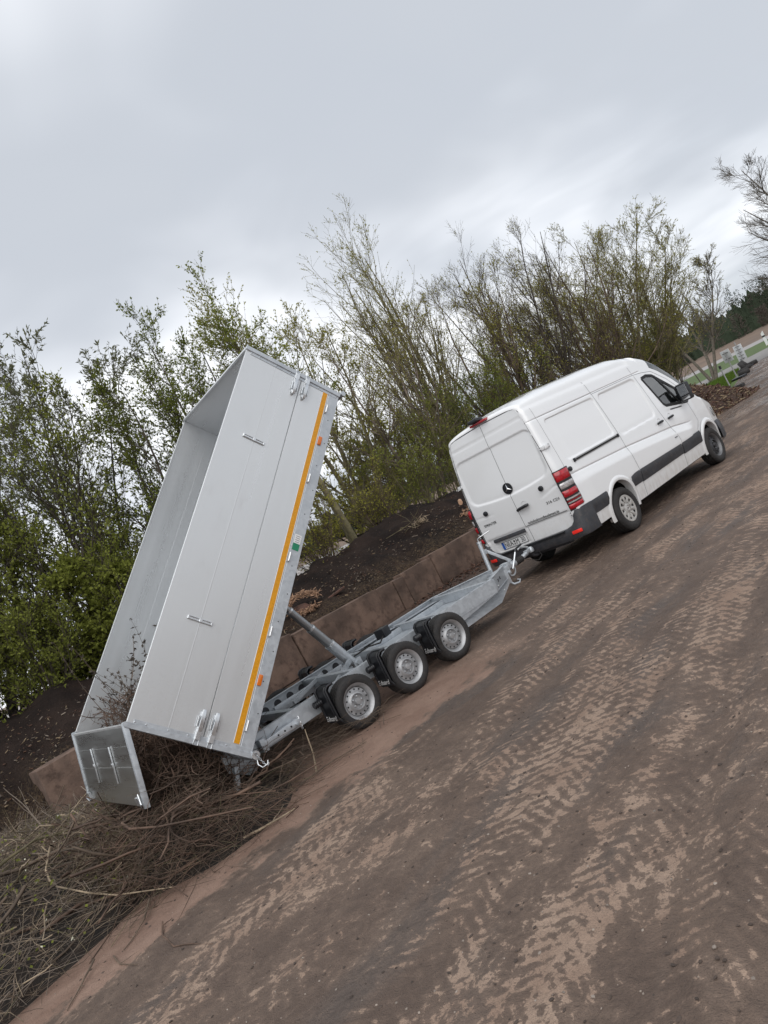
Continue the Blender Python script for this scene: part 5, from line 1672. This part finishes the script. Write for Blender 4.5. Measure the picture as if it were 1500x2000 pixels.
# hanging tailgate extension (hinged at the top of the rear posts)
tg_c = Vector((-6.50, 0, 1.285)); tg_b = Vector((-6.625, 0, .60))
dn = (tg_b - tg_c).normalized(); out = Vector((dn.z, 0, -dn.x))          # outward normal (backwards)
if out.x > 0: out = -out
Rg = Matrix((Vector((0, 1, 0)), -dn, out)).transposed()
if Rg.determinant() < 0: Rg = Matrix((Vector((0, -1, 0)), -dn, out)).transposed()


def tgp(y, s_, o_): return tg_c + Vector((0, y, 0)) + dn * s_ + out * o_


g = MB()
Lg = .69
vs = [(0.0, 0), (.17, 0), (.176, .0008), (.182, 0), (.345, 0), (.348, -.004), (.354, -.004), (.357, 0), (.52, 0), (.526, .0008), (.532, 0), (Lg, 0)]
P = [[tgp(-BW + .03, s_, o_), tgp(BW - .03, s_, o_)] for s_, o_ in vs] + [[tgp(-BW + .03, s_, -.026), tgp(BW - .03, s_, -.026)] for s_ in (Lg, 0)]
P.append(P[0]); g.grid(P)
tg = g.build('tailgate', 'gate_aluminium_dark', trl, smooth=0)
for sg in (-1, 1):
    g = MB(); c0 = tgp(sg * (BW - .016), -.01, -.010); c1 = tgp(sg * (BW - .016), Lg + .012, -.010); g.bar(c0, c1, .045, .048, (0, 1, 0)); g.build('tailgate_frame', 'galvanised', tg, bevel=.003)
    g = MB(); g.bar(tgp(sg * .36, .16, .010), tgp(sg * .36, .50, .010), .012, .024, (0, 1, 0)); g.box(tgp(sg * .36, .33, .014), (.02, .032, .04)); g.build('stake_pocket', 'zinc', tg, bevel=.003)
    g = MB(); g.box(tgp(sg * (BW - .12), Lg - .05, .016), (.03, .09, .07)); g.tube([tgp(sg * (BW - .09), Lg - .11, .02), tgp(sg * (BW - .02), Lg - .03, .03), tgp(sg * (BW - .08), Lg + .005, .02)], .006, 6); g.build('gate_lock', 'zinc', tg)
    g = MB(); g.tube([tgp(sg * (BW - .05), -.012, -.01), tgp(sg * (BW + .02), -.012, -.01)], .02, 10); g.build('gate_hinge', 'galvanised', tg)
g = MB(); g.bar(tgp(-BW + .03, -.004, -.012), tgp(BW - .03, -.004, -.012), .034, .018, (0, 0, 1)); g.build('gate_edge', 'aluminium', tg)

# ------------------------------------------------------------------ tipped out brushwood
def mound1(x, y):
    r = np.sqrt(((x + 9.0) / 3.5) ** 2 + ((y - 1.55) / 2.65) ** 2)
    return .78 * np.clip(1 - r ** 2.2, 0, 1) ** .8


def mound2(x, y):
    r = np.sqrt(((x + 6.35) / 1.08) ** 2 + ((y - .15) / 1.35) ** 2)
    return .74 * np.clip(1 - r ** 2.2, 0, 1) ** .8


def mound_z(x, y): return np.maximum(mound1(x, y), mound2(x, y))


core = height_mesh('brush_filler', lambda x, y: np.maximum(mound1(x, y) * .72, mound2(x, y) * .45) - .06, np.linspace(-12.8, -4.9, 90), np.linspace(-1.3, 4.3, 66), 'brush_core', .03, 9)  # dark mound added to block the view; shade between twigs is its colour
tag(core, 'added dark core filling the shaded gaps under the tipped brushwood', 'filler', kind='stuff')


def twig_paths(rng, n, xr, yr, zfn, Lr, rr, depth, slope=.22, curl=.35, M_=5, dens=None, azim=None, azs=3.2):
    x = rng.uniform(*xr, n); y = rng.uniform(*yr, n); h = zfn(x, y)
    k = h > .03
    if dens is not None: k &= rng.random(n) < dens(x, y)
    x, y, h = x[k], y[k], h[k]; n = len(x)
    L = rng.uniform(*Lr, n) * rng.choice([.6, 1, 1, 1.5], n)
    az = rng.uniform(0, 6.283, n) if azim is None else rng.normal(azim, azs, n)
    el = rng.normal(0, slope, n)
    d = np.stack([np.cos(az) * np.cos(el), np.sin(az) * np.cos(el), np.sin(el)], 1)
    z = h * (1 - depth * rng.random(n) ** 2) + rng.random(n) * .05
    c = np.stack([x, y, z], 1)
    bend = rng.normal(0, curl, (n, 3)); bend[:, 2] *= .4
    P = np.zeros((n, M_, 3)); s = np.linspace(-.5, .5, M_)
    for q in range(M_):
        P[:, q] = c + d * (L * s[q])[:, None] + bend * ((s[q] ** 2 - .08) * L)[:, None] + rng.normal(0, .02, (n, 3)) * L[:, None]
    P[:, :, 2] = np.maximum(P[:, :, 2], .004 + .35 * zfn(P[:, :, 0], P[:, :, 1]))
    r = rng.uniform(*rr, n) * np.sqrt(L)
    return P, r[:, None] * np.linspace(1, .4, M_)[None, :]


rng = np.random.default_rng(77)
M5 = ['twig_tan', 'twig_grey', 'twig_olive', 'twig_brown']


def brush(name, label, sets, mats):
    parts = []
    for P, Rr, k in sets:
        ok_ = clear_of_box(P); P = P[ok_]; Rr = Rr[ok_]
        V, F = tubes(P, Rr, 4 if Rr.max() > .012 else 3); parts.append((V, F, k))
    V, Fs, mi = join(parts)
    return tag(np_mesh(name, V, Fs, mats, mi=mi), label, 'brushwood', kind='stuff')


def clear_of_box(P):
    """drop stems that would run through the side boards or the tailgate"""
    c_, s_ = math.cos(-.0649), math.sin(-.0649)
    X = P[..., 0] + .12; Y = P[..., 1]
    lx = X * c_ + Y * s_; ly = -X * s_ + Y * c_; lz = P[..., 2]
    u = (lx - HX_) * math.cos(AL) + (lz - HZ_) * math.sin(AL); v = -(lx - HX_) * math.sin(AL) + (lz - HZ_) * math.cos(AL)
    bad = (np.abs(ly) > .98) & (np.abs(ly) < 1.16) & (u > -.10) & (v > -.12) & (v < 1.25)
    bad |= (ly < -1.0) & (ly > -1.5) & (u > -.2) & (v > -.3)
    dx = lx - tg_c.x; dz = lz - tg_c.z
    s2_ = dx * dn.x + dz * dn.z; o2 = dx * out.x + dz * out.z
    bad |= (np.abs(ly) < 1.12) & (s2_ > -.08) & (s2_ < .74) & (np.abs(o2) < .14)
    bad |= (v < .07) & (v > -.12) & (u > .05)
    return ~bad.any(1)


def forks(rng, P, Rr, n, L_):
    k = rng.integers(0, len(P), n)
    Q, R2 = grow_level(rng, P[k], Rr[k], 2, .2, .95, 38, lambda t, L: L * L_, 3, .02, .12, .7)
    Q[:, :, 2] = np.maximum(Q[:, :, 2], .006)
    return Q, np.minimum(np.maximum(R2, .0016), .004)


sets = []
for k, n, L_, r_ in ((0, 2400, (.15, .6), (.0028, .0062)), (1, 4600, (.15, .6), (.0026, .006)), (2, 900, (.2, .65), (.003, .006)), (3, 3300, (.2, .7), (.003, .0068))):
    P, Rr = twig_paths(rng, n, (-12.5, -5.6), (-1.25, 4.2), mound1, L_, r_, .5, .40, .30); sets.append((P, Rr, k)); Q, R2 = forks(rng, P, Rr, int(n * .55), .38); sets.append((Q, R2, k))
P, Rr = twig_paths(rng, 130, (-12, -6.2), (-1.0, 4), mound1, (.5, 1.2), (.008, .016), .3, .25, .35, 7); sets.append((P, Rr, 0))
P, Rr = twig_paths(rng, 130, (-12, -6.2), (-1.0, 4), mound1, (.4, 1.1), (.008, .020), .35, .35, .4, 7); sets.append((P, Rr, 3))
brush('brush_pile', 'sprawling pile of pale cut twigs left of the tailgate at lower left', sets, M5)
# root tangle under the box
MR = ['twig_red', 'twig_brown', 'twig_olive']
sets = []
for k, n, L_, r_ in ((0, 3000, (.25, .8), (.0025, .006)), (1, 2600, (.2, .7), (.002, .005)), (2, 500, (.2, .6), (.002, .004))):
    P, Rr = twig_paths(rng, n, (-7.5, -5.0), (-1.15, 1.5), mound2, L_, r_, .9, .5, .9, 6); sets.append((P, Rr, k))
P, Rr = twig_paths(rng, 170, (-7.3, -5.6), (-.85, 1.3), mound2, (.4, .9), (.009, .022), .6, .35, 1.2, 9); sets.append((P, Rr, 0))
# a column of stems still sliding out of the box
n = 1500
y = rng.uniform(-.9, .95, n); u = rng.uniform(-.25, .30, n); v = rng.uniform(.0, 1.0, n) * np.clip(1 - u * .8, .3, 1)
c = np.stack([HX_ - .12 + u * math.cos(AL) - v * math.sin(AL), y - .0649 * (-5.8) * 0 + .36, HZ_ + u * math.sin(AL) + v * math.cos(AL) - .12], 1)
d = unit(rng.normal(0, 1, (n, 3)) * np.array([1, 1, .8])); L_ = rng.uniform(.15, .5, n); bend = rng.normal(0, .8, (n, 3))
s_ = np.linspace(-.5, .5, 5)
P = c[:, None, :] + d[:, None, :] * (L_[:, None] * s_[None])[..., None] + bend[:, None, :] * ((s_ ** 2)[None] * L_[:, None])[..., None]
P[:, :, 2] = np.maximum(P[:, :, 2], .02)
sets.append((P, np.repeat((rng.uniform(.002, .006, n))[:, None], 5, 1), 0))
brush('root_tangle', 'dark red tangle of roots and stems spilling from under the raised box', sets, MR)
# load left in the lower end of the box, standing above the side board
sets = []
nl = 1700
u = np.abs(rng.normal(0, .42, nl)) + .04; y = rng.uniform(-.95, .95, nl); v = .10 + rng.random(nl) * 1.05 * np.clip(1.15 - u * .75, .12, 1) * (1 - .25 * (y < 0))
ph = -.0649
def box_world(u, y, v):
    x = HX_ + u * math.cos(AL) - v * math.sin(AL); z = HZ_ + u * math.sin(AL) + v * math.cos(AL)
    return np.stack([-.12 + x * math.cos(ph) - y * math.sin(ph), x * math.sin(ph) + y * math.cos(ph), z], -1)
c = box_world(u, y, v)
d = unit(rng.normal(0, 1, (nl, 3)) + np.array([.15, 0, .35])); L_ = rng.uniform(.12, .42, nl)
bend = rng.normal(0, .7, (nl, 3))
P = c[:, None, :] + d[:, None, :] * (L_[:, None] * (s_ * .8)[None])[..., None] + bend[:, None, :] * ((s_ ** 2)[None] * L_[:, None])[..., None]
sets.append((P, np.repeat((rng.uniform(.0018, .0045, nl))[:, None], 5, 1), 0))
ks = 46
u = rng.uniform(.15, .75, ks); y = rng.uniform(.0, .95, ks); v = rng.uniform(.35, .9, ks)
c = box_world(u, y, v); d = unit(rng.normal(0, .5, (ks, 3)) + np.array([.35, -.1, .8])); L_ = rng.uniform(.35, .85, ks); bend = rng.normal(0, .5, (ks, 3))
s2 = np.linspace(0, 1, 8)
Psp = c[:, None, :] + d[:, None, :] * (L_[:, None] * s2[None])[..., None] + bend[:, None, :] * ((s2 ** 2)[None] * L_[:, None] * .6)[..., None]
sets.append((Psp, np.repeat((rng.uniform(.003, .006, ks))[:, None], 8, 1) * np.linspace(1, .4, 8)[None], 1))
ok_ = clear_of_box(Psp); Psp = Psp[ok_]
sets = [(P[clear_of_box(P)], Rr[clear_of_box(P)], k) for P, Rr, k in sets]
parts = [tubes(P, Rr, 3) + (k,) for P, Rr, k in sets]
pl_ = Psp[:, 1:, :].reshape(-1, 3); dl = unit(rng.normal(0, 1, pl_.shape) + np.array([0, 0, .4]))
pl_ = np.repeat(pl_, 3, 0); dl = unit(np.repeat(dl, 3, 0) + rng.normal(0, .6, pl_.shape))
V, F = leaves(pl_, dl, rng.uniform(.025, .06, len(pl_)), rng.uniform(.007, .014, len(pl_)), rng); parts.append((V, F, 2))
V, Fs, mi = join(parts)
tag(np_mesh('box_load', V, Fs, ['twig_red', 'twig_brown', 'leaf_bare'], mi=mi), 'last bramble and root load caught in the low end of the raised box', 'brushwood', kind='stuff')
# pale blossoms and green scraps in the pile
n = 160
x = rng.uniform(-10.5, -6.0, n); y = rng.uniform(-1.0, 2.6, n); z = mound1(x, y) + .02
k = z > .1
p = np.stack([x, y, z], 1)[k]
V, F = leaves(p, unit(rng.normal(0, 1, p.shape)), rng.uniform(.012, .045, len(p)), rng.uniform(.006, .014, len(p)), rng)
x = rng.uniform(-10.5, -6.0, 900); y = rng.uniform(-1.0, 2.6, 900); z = mound1(x, y) + .01; k = z > .1
p2_ = np.stack([x, y, z], 1)[k]
V2, F2 = leaves(p2_, unit(rng.normal(0, 1, p2_.shape)), rng.uniform(.02, .06, len(p2_)), rng.uniform(.007, .016, len(p2_)), rng)
V, F, mi_ = join([(V, F, 0), (V2, F2, 1)])
tag(np_mesh('leaf_scraps', V, F, ['petal', 'leaf_mid'], mi=mi_), 'pale petals and leaf scraps scattered over the brush pile', 'scraps', kind='stuff')
# stems lying under the trailer between box and wheels
sets = []
P, Rr = twig_paths(rng, 900, (-6.0, -4.2), (-.75, 1.3), lambda x, y: .16 * np.clip(1 - ((x + 5.4) / 1.2) ** 2, 0, 1) + .031, (.2, .7), (.002, .005), .8, .12, .5, 5); sets.append((P, Rr, 1))
P, Rr = twig_paths(rng, 350, (-8.6, -5.0), (-1.75, -.75), lambda x, y: np.where(y > -1.20 + .15 * np.sin(x * 3) - .15 * (x > -5.9), .036, 0.0), (.12, .5), (.0018, .004), .9, .03, .5, 5); sets.append((P, Rr, 1))
brush('fallen_stems', 'loose thin stems strewn on the mud along the edge of the pile', sets, MR)

# single branches one could pick up
def branch(label, pts, r0, mat, forks=(), z=.012):
    P = [Vector((x, y, zz)) for x, y, zz in pts]
    # smooth with noise
    path = []
    for a, c in zip(P[:-1], P[1:]):
        for k in range(4): path.append(a.lerp(c, k / 4) + Vector(mnoise.noise_vector((a.lerp(c, k / 4)) * 5)) * .012)
    path.append(P[-1])
    for p in path: p.z = max(p.z, r0 * .8)
    g = MB(); n = len(path); g.tube(path, [r0 * (1 - .65 * k / (n - 1)) for k in range(n)], 7)
    o = g.build('branch', mat)
    tag(o, label, 'branch', 'single branches lying about the pile')
    for f, ang, L_ in forks:
        k = int(f * (n - 1)); d = (path[min(k + 1, n - 1)] - path[k - 1]).normalized(); d = Matrix.Rotation(R_(ang), 3, 'Z') @ d; d.z = abs(d.z) + .12
        q = [path[k] + d * (L_ * t_ / 4) + Vector(mnoise.noise_vector(path[k] * 7 + d * t_)) * .012 for t_ in range(5)]
        g = MB(); r1 = r0 * (1 - .65 * f) * .7; g.tube(q, [r1 * (1 - .15 * t_) for t_ in range(5)], 6); g.build('side_shoot', mat, o)
    return o


branch('forked grey branch lying on the mud in front of the root tangle', [(-6.45, -.95, .03), (-6.25, -1.15, .03), (-6.05, -1.28, .04), (-5.98, -1.34, .05)], .013, 'twig_tan', ((.55, 55, .22), (.8, -40, .12)))
branch('lone curved reddish stick lying out on the dried mud', [(-7.28, -1.42, .03), (-7.36, -1.6, .012), (-7.40, -1.9, .012), (-7.30, -2.3, .012)], .008, 'twig_red', ((.1, 60, .10),))
branch('thin straight stick pointing from the pile towards the viewer', [(-7.15, -.85, .05), (-7.3, -1.1, .02), (-7.55, -1.32, .012)], .009, 'twig_brown')
branch('pair of short crossed twigs nearest the bottom of the picture', [(-7.62, -1.28, .012), (-7.64, -1.5, .012), (-7.60, -1.72, .012)], .006, 'twig_brown', ((.5, 50, .15),))
branch('long dark stick reaching furthest down the mud at lower left', [(-7.70, -1.15, .04), (-7.86, -1.35, .012), (-8.02, -1.55, .012)], .008, 'twig_brown', ((.5, 35, .12),))
branch('upright pale stick leaning against the trailer frame behind the rear wheel', [(-5.36, -.78, .01), (-5.29, -.77, .18), (-5.24, -.74, .40)], .011, 'twig_tan')
branch('long low branch pointing from the pile under the trailer wheels', [(-6.25, -.75, .04), (-5.7, -.78, .03), (-5.15, -.88, .02), (-4.85, -1.0, .012)], .011, 'twig_brown', ((.4, 25, .3),))
branch('thick pale bough on the left edge of the brush pile', [(-9.0, .2, .42), (-8.55, .35, .56), (-8.2, .8, .70), (-8.0, 1.4, .80)], .028, 'twig_tan', ((.5, 45, .4), (.7, -50, .3)))
branch('yellowish bough sticking down over the near edge of the pile', [(-8.42, .55, .62), (-8.3, .1, .45), (-8.2, -.25, .22), (-8.14, -.45, .06)], .018, 'twig_tan', ((.4, 40, .3),))
branch('mossy bough lying across the middle of the brush pile', [(-8.4, .0, .5), (-7.9, .45, .68), (-7.4, .75, .66), (-6.9, .8, .50)], .020, 'twig_olive', ((.3, 40, .4), (.6, -45, .3)))
branch('tall thin switch standing up before the tailgate', [(-7.15, 1.3, .45), (-7.2, 1.5, .85), (-7.28, 1.7, 1.15)], .008, 'twig_grey', ((.4, 30, .25), (.6, -30, .25)))
branch('grey switch leaning left above the end of the wall', [(-7.3, 2.4, .3), (-7.45, 2.8, .75), (-7.6, 3.1, 1.15)], .010, 'twig_grey', ((.4, 30, .4), (.6, -35, .3)))

# things lying on the compost
rng = np.random.default_rng(8)
st = empty('root_stump', (-.82, 5.25, 1.0)); tag(st, 'splintered pinkish root stump lying on the compost beside the raised box', 'stump')
def splinters(n, c, spread, L_, r_, mat, name, parent, seed, flat=.5):
    rg = np.random.default_rng(seed)
    p = rg.normal(0, 1, (n, 3)) * np.array(spread) + np.array(c)
    d = unit(rg.normal(0, 1, (n, 3)) * np.array([1, .7, flat])); L = rg.uniform(*L_, n)
    s5 = np.linspace(-.5, .5, 4)
    P = p[:, None, :] + d[:, None, :] * (L[:, None] * s5[None])[..., None] + (rg.normal(0, .4, (n, 3)))[:, None, :] * ((s5 ** 2)[None] * L[:, None])[..., None]
    V, F = tubes(P, rg.uniform(*r_, n)[:, None] * np.array([[.5, 1, .9, .3]]), 5)
    return np_mesh(name, V, F, [mat], parent)
ring_ = [(math.cos(a) * .40, math.sin(a) * .10 - .08, .10 + math.sin(a) * .17) for a in np.linspace(.1, 5.2, 16)]
for i_, q in enumerate(ring_): splinters(26, q, (.05, .04, .03), (.04, .15), (.004, .011), 'wood_pale', 'splinter', st, 100 + i_)
g = MB(); g.lathe([(.0005, .12), (.16, .10), (.24, .0), (.26, -.15)], 14, Matrix.Translation((0, .12, -.02))); g.build('stump_core', 'wood_old', st)
g = MB(); g.bar((-.40, 5.12, .92), (.22, 5.15, .98), .10, .04); o = g.build('old_plank', 'wood_old', None, bevel=.01); tag(o, 'dark red old plank lying on the slope beside the splintered stump', 'plank')
cl_o = empty('dry_root', (3.45, 5.6, 1.42)); tag(cl_o, 'dry yellowish root clump near the crest of the compost heap', 'root')
splinters(60, (0, 0, .0), (.15, .05, .05), (.08, .26), (.004, .011), 'twig_tan', 'root_strand', cl_o, 301)
splinters(10, (-.35, 0, .10), (.25, .04, .04), (.3, .7), (.005, .010), 'twig_olive', 'root_fibre', cl_o, 302)
g = MB(); g.tube([(4.95, 5.5, 1.42), (4.62, 5.2, 1.38)], .055, 12); o = g.build('cut_log', 'wood_pale'); tag(o, 'small pale cut log end beside the left edge of the van', 'log')
lg = empty('wood_scrap', (4.65, 5.1, 1.10)); tag(lg, 'torn reddish wood scrap below the cut log', 'scrap')
splinters(30, (0, 0, .03), (.18, .05, .03), (.08, .24), (.006, .014), 'wood_pale', 'splinter', lg, 303)

# ------------------------------------------------------------------ sign boards, posts, old tyres at the end of the yard
def board(label, x, y, w, zb, zt, post_h, n_rail, tilt):
    r = empty('sign_board', (x, y, 0), R_(-20)); tag(r, label, 'sign')
    g = MB(); g.box((.03, 0, (zb + zt) / 2), (.02, w, zt - zb)); b_ = g.build('board', 'sign_back', r, bevel=.004)
    g = MB(); g.tube([(-.03, 0, 0), (-.03, 0, post_h)], .035, 10); g.build('post', 'post_grey', r)
    for k in range(n_rail):
        z = zb + (zt - zb) * (k + .5) / n_rail; g = MB(); g.box((.008, 0, z), (.02, w * .62, .03)); g.build('rail', 'steel_dark', b_)
    g = MB(); g.box((0, 0, .06), (.45, .9, .12)); g.build('foot', 'black_plastic', r, bevel=.02)
    r.rotation_euler = (0, R_(tilt), R_(-20))
    return r


board('white sign board back with two rails, nearer and lower one by the forked tree', 34.0, 9.25, .62, 1.10, 1.80, 1.72, 2, -2)
board('larger white sign board back with five rails beside the old tyres', 43.8, 12.2, .70, .62, 1.72, 2.0, 5, 2)
pp = empty('marker_post', (25.3, 6.4, 0)); tag(pp, 'short grey post with black cap standing in a black foot', 'post')
g = MB(); g.tube([(0, 0, .05), (.02, .03, 1.15)], .030, 10); g.build('post', 'post_grey', pp)
g = MB(); g.tube([(.02, .03, 1.13), (.022, .033, 1.28)], .055, 10); g.build('cap', 'black_plastic', pp)
g = MB(); g.box((0, 0, .08), (.4, 1.1, .16)); g.build('foot', 'rubber', pp, bevel=.04)
pp2 = empty('leaning_stake', (40.5, 13.9, 0)); tag(pp2, 'dark stake leaning beside the forked tree', 'stake'); g = MB(); g.tube([(0, 0, 0), (.3, .5, 2.6)], .035, 8); g.build('stake', 'bark_dark', pp2)
dl_ = empty('delineator_post', (84.5, 23.9, 0)); tag(dl_, 'white roadside marker post at the right edge', 'post')
g = MB(); g.prism([(-.07, 0), (.07, 0), (.07, 1.35), (-.07, 1.55)], lambda u, v, t_: (t_, u * 2, v * 1.15), -.08, .08); g.build('post', 'plate_white', dl_)
g = MB(); g.box((0, 0, 1.15), (.17, .29, .2)); g.build('reflector_band', 'print_black', dl_)
for i_, (x, y, s_, tl, lab) in enumerate([(36.3, 9.7, .33, 0, 'old black tyre at the near end of the tyre row'), (39.5, 10.9, .33, 0, 'old tyre lying second in the row'), (40.3, 11.1, .36, 70, 'old tyre standing upright in the middle of the row'),
                                     (42.0, 11.6, .34, 0, 'old tyre lying right of the upright one'), (42.7, 11.8, .36, 60, 'old tyre leaning beside the larger sign'), (45.3, 12.3, .36, 0, 'old tyre at the far end of the tyre row')]):
    g = MB(); g.lathe([(s_ * .6, .10), (s_ * .85, .13), (s_, .08), (s_, -.08), (s_ * .85, -.13), (s_ * .6, -.10)], 26, Matrix.Identity(4), close=True)
    o = g.build('old_tyre', 'rubber', smooth=60); o.location = (x, y, .13 if tl == 0 else s_ * .97); o.rotation_euler = (R_(tl), 0, R_(20)); tag(o, lab, 'tyre', 'old tyres by the signs')

# grass tufts round the posts
rng = np.random.default_rng(21)
n = 16000
x = rng.uniform(20, 47, n); y = 3.9 + (x - 17.4) * .325 + .35 + np.abs(rng.normal(0, 1.4, n))
p = np.stack([x, y, np.zeros(n)], 1); d = unit(rng.normal(0, .35, (n, 3)) + np.array([0, 0, 1]))
h_ = rng.uniform(.08, .34, n)
V, F = leaves(p, d, h_, np.full(n, .014), rng)
tag(np_mesh('grass', V, F, ['grass_blade']), 'rough green grass growing round the sign posts', 'grass', kind='stuff')

# clods and pebbles pressed into the mud
rng = np.random.default_rng(31)
parts = []
ico = bmesh.new(); bmesh.ops.create_icosphere(ico, subdivisions=1, radius=1.0)
iv = np.array([v.co[:] for v in ico.verts]); ifa = np.array([[v.index for v in f.verts] for f in ico.faces]); ico.free()
for k, n, smin, smax in ((0, 2600, .003, .013), (1, 1500, .0025, .008)):
    dist = 1.6 + rng.random(n) ** 1.4 * 13; a = rng.uniform(-.15, 1.65, n)
    x = CAM_POS[0] + dist * np.cos(a); y = CAM_POS[1] + dist * np.sin(a)
    k2 = y < 3.0; x, y = x[k2], y[k2]; m_n = len(x)
    s_ = rng.uniform(smin, smax, m_n)[:, None, None]
    sc = rng.uniform(.6, 1.3, (m_n, 1, 3)) * np.array([1, 1, .6]); jit = 1 + rng.normal(0, .16, (m_n, len(iv), 1))
    V = iv[None] * jit * sc * s_ + np.stack([x, y, ground_z(x, y) + .001], 1)[:, None, :]
    F = (ifa[None] + (np.arange(m_n) * len(iv))[:, None, None]).reshape(-1, 3)
    parts.append((V.reshape(-1, 3), F, k))
V, Fs, mi = join(parts)
tag(np_mesh('mud_crumbs', V, Fs, ['clod', 'pebble'], mi=mi, flat=True), 'small clods and pebbles scattered over the trodden mud', 'clods', kind='stuff')
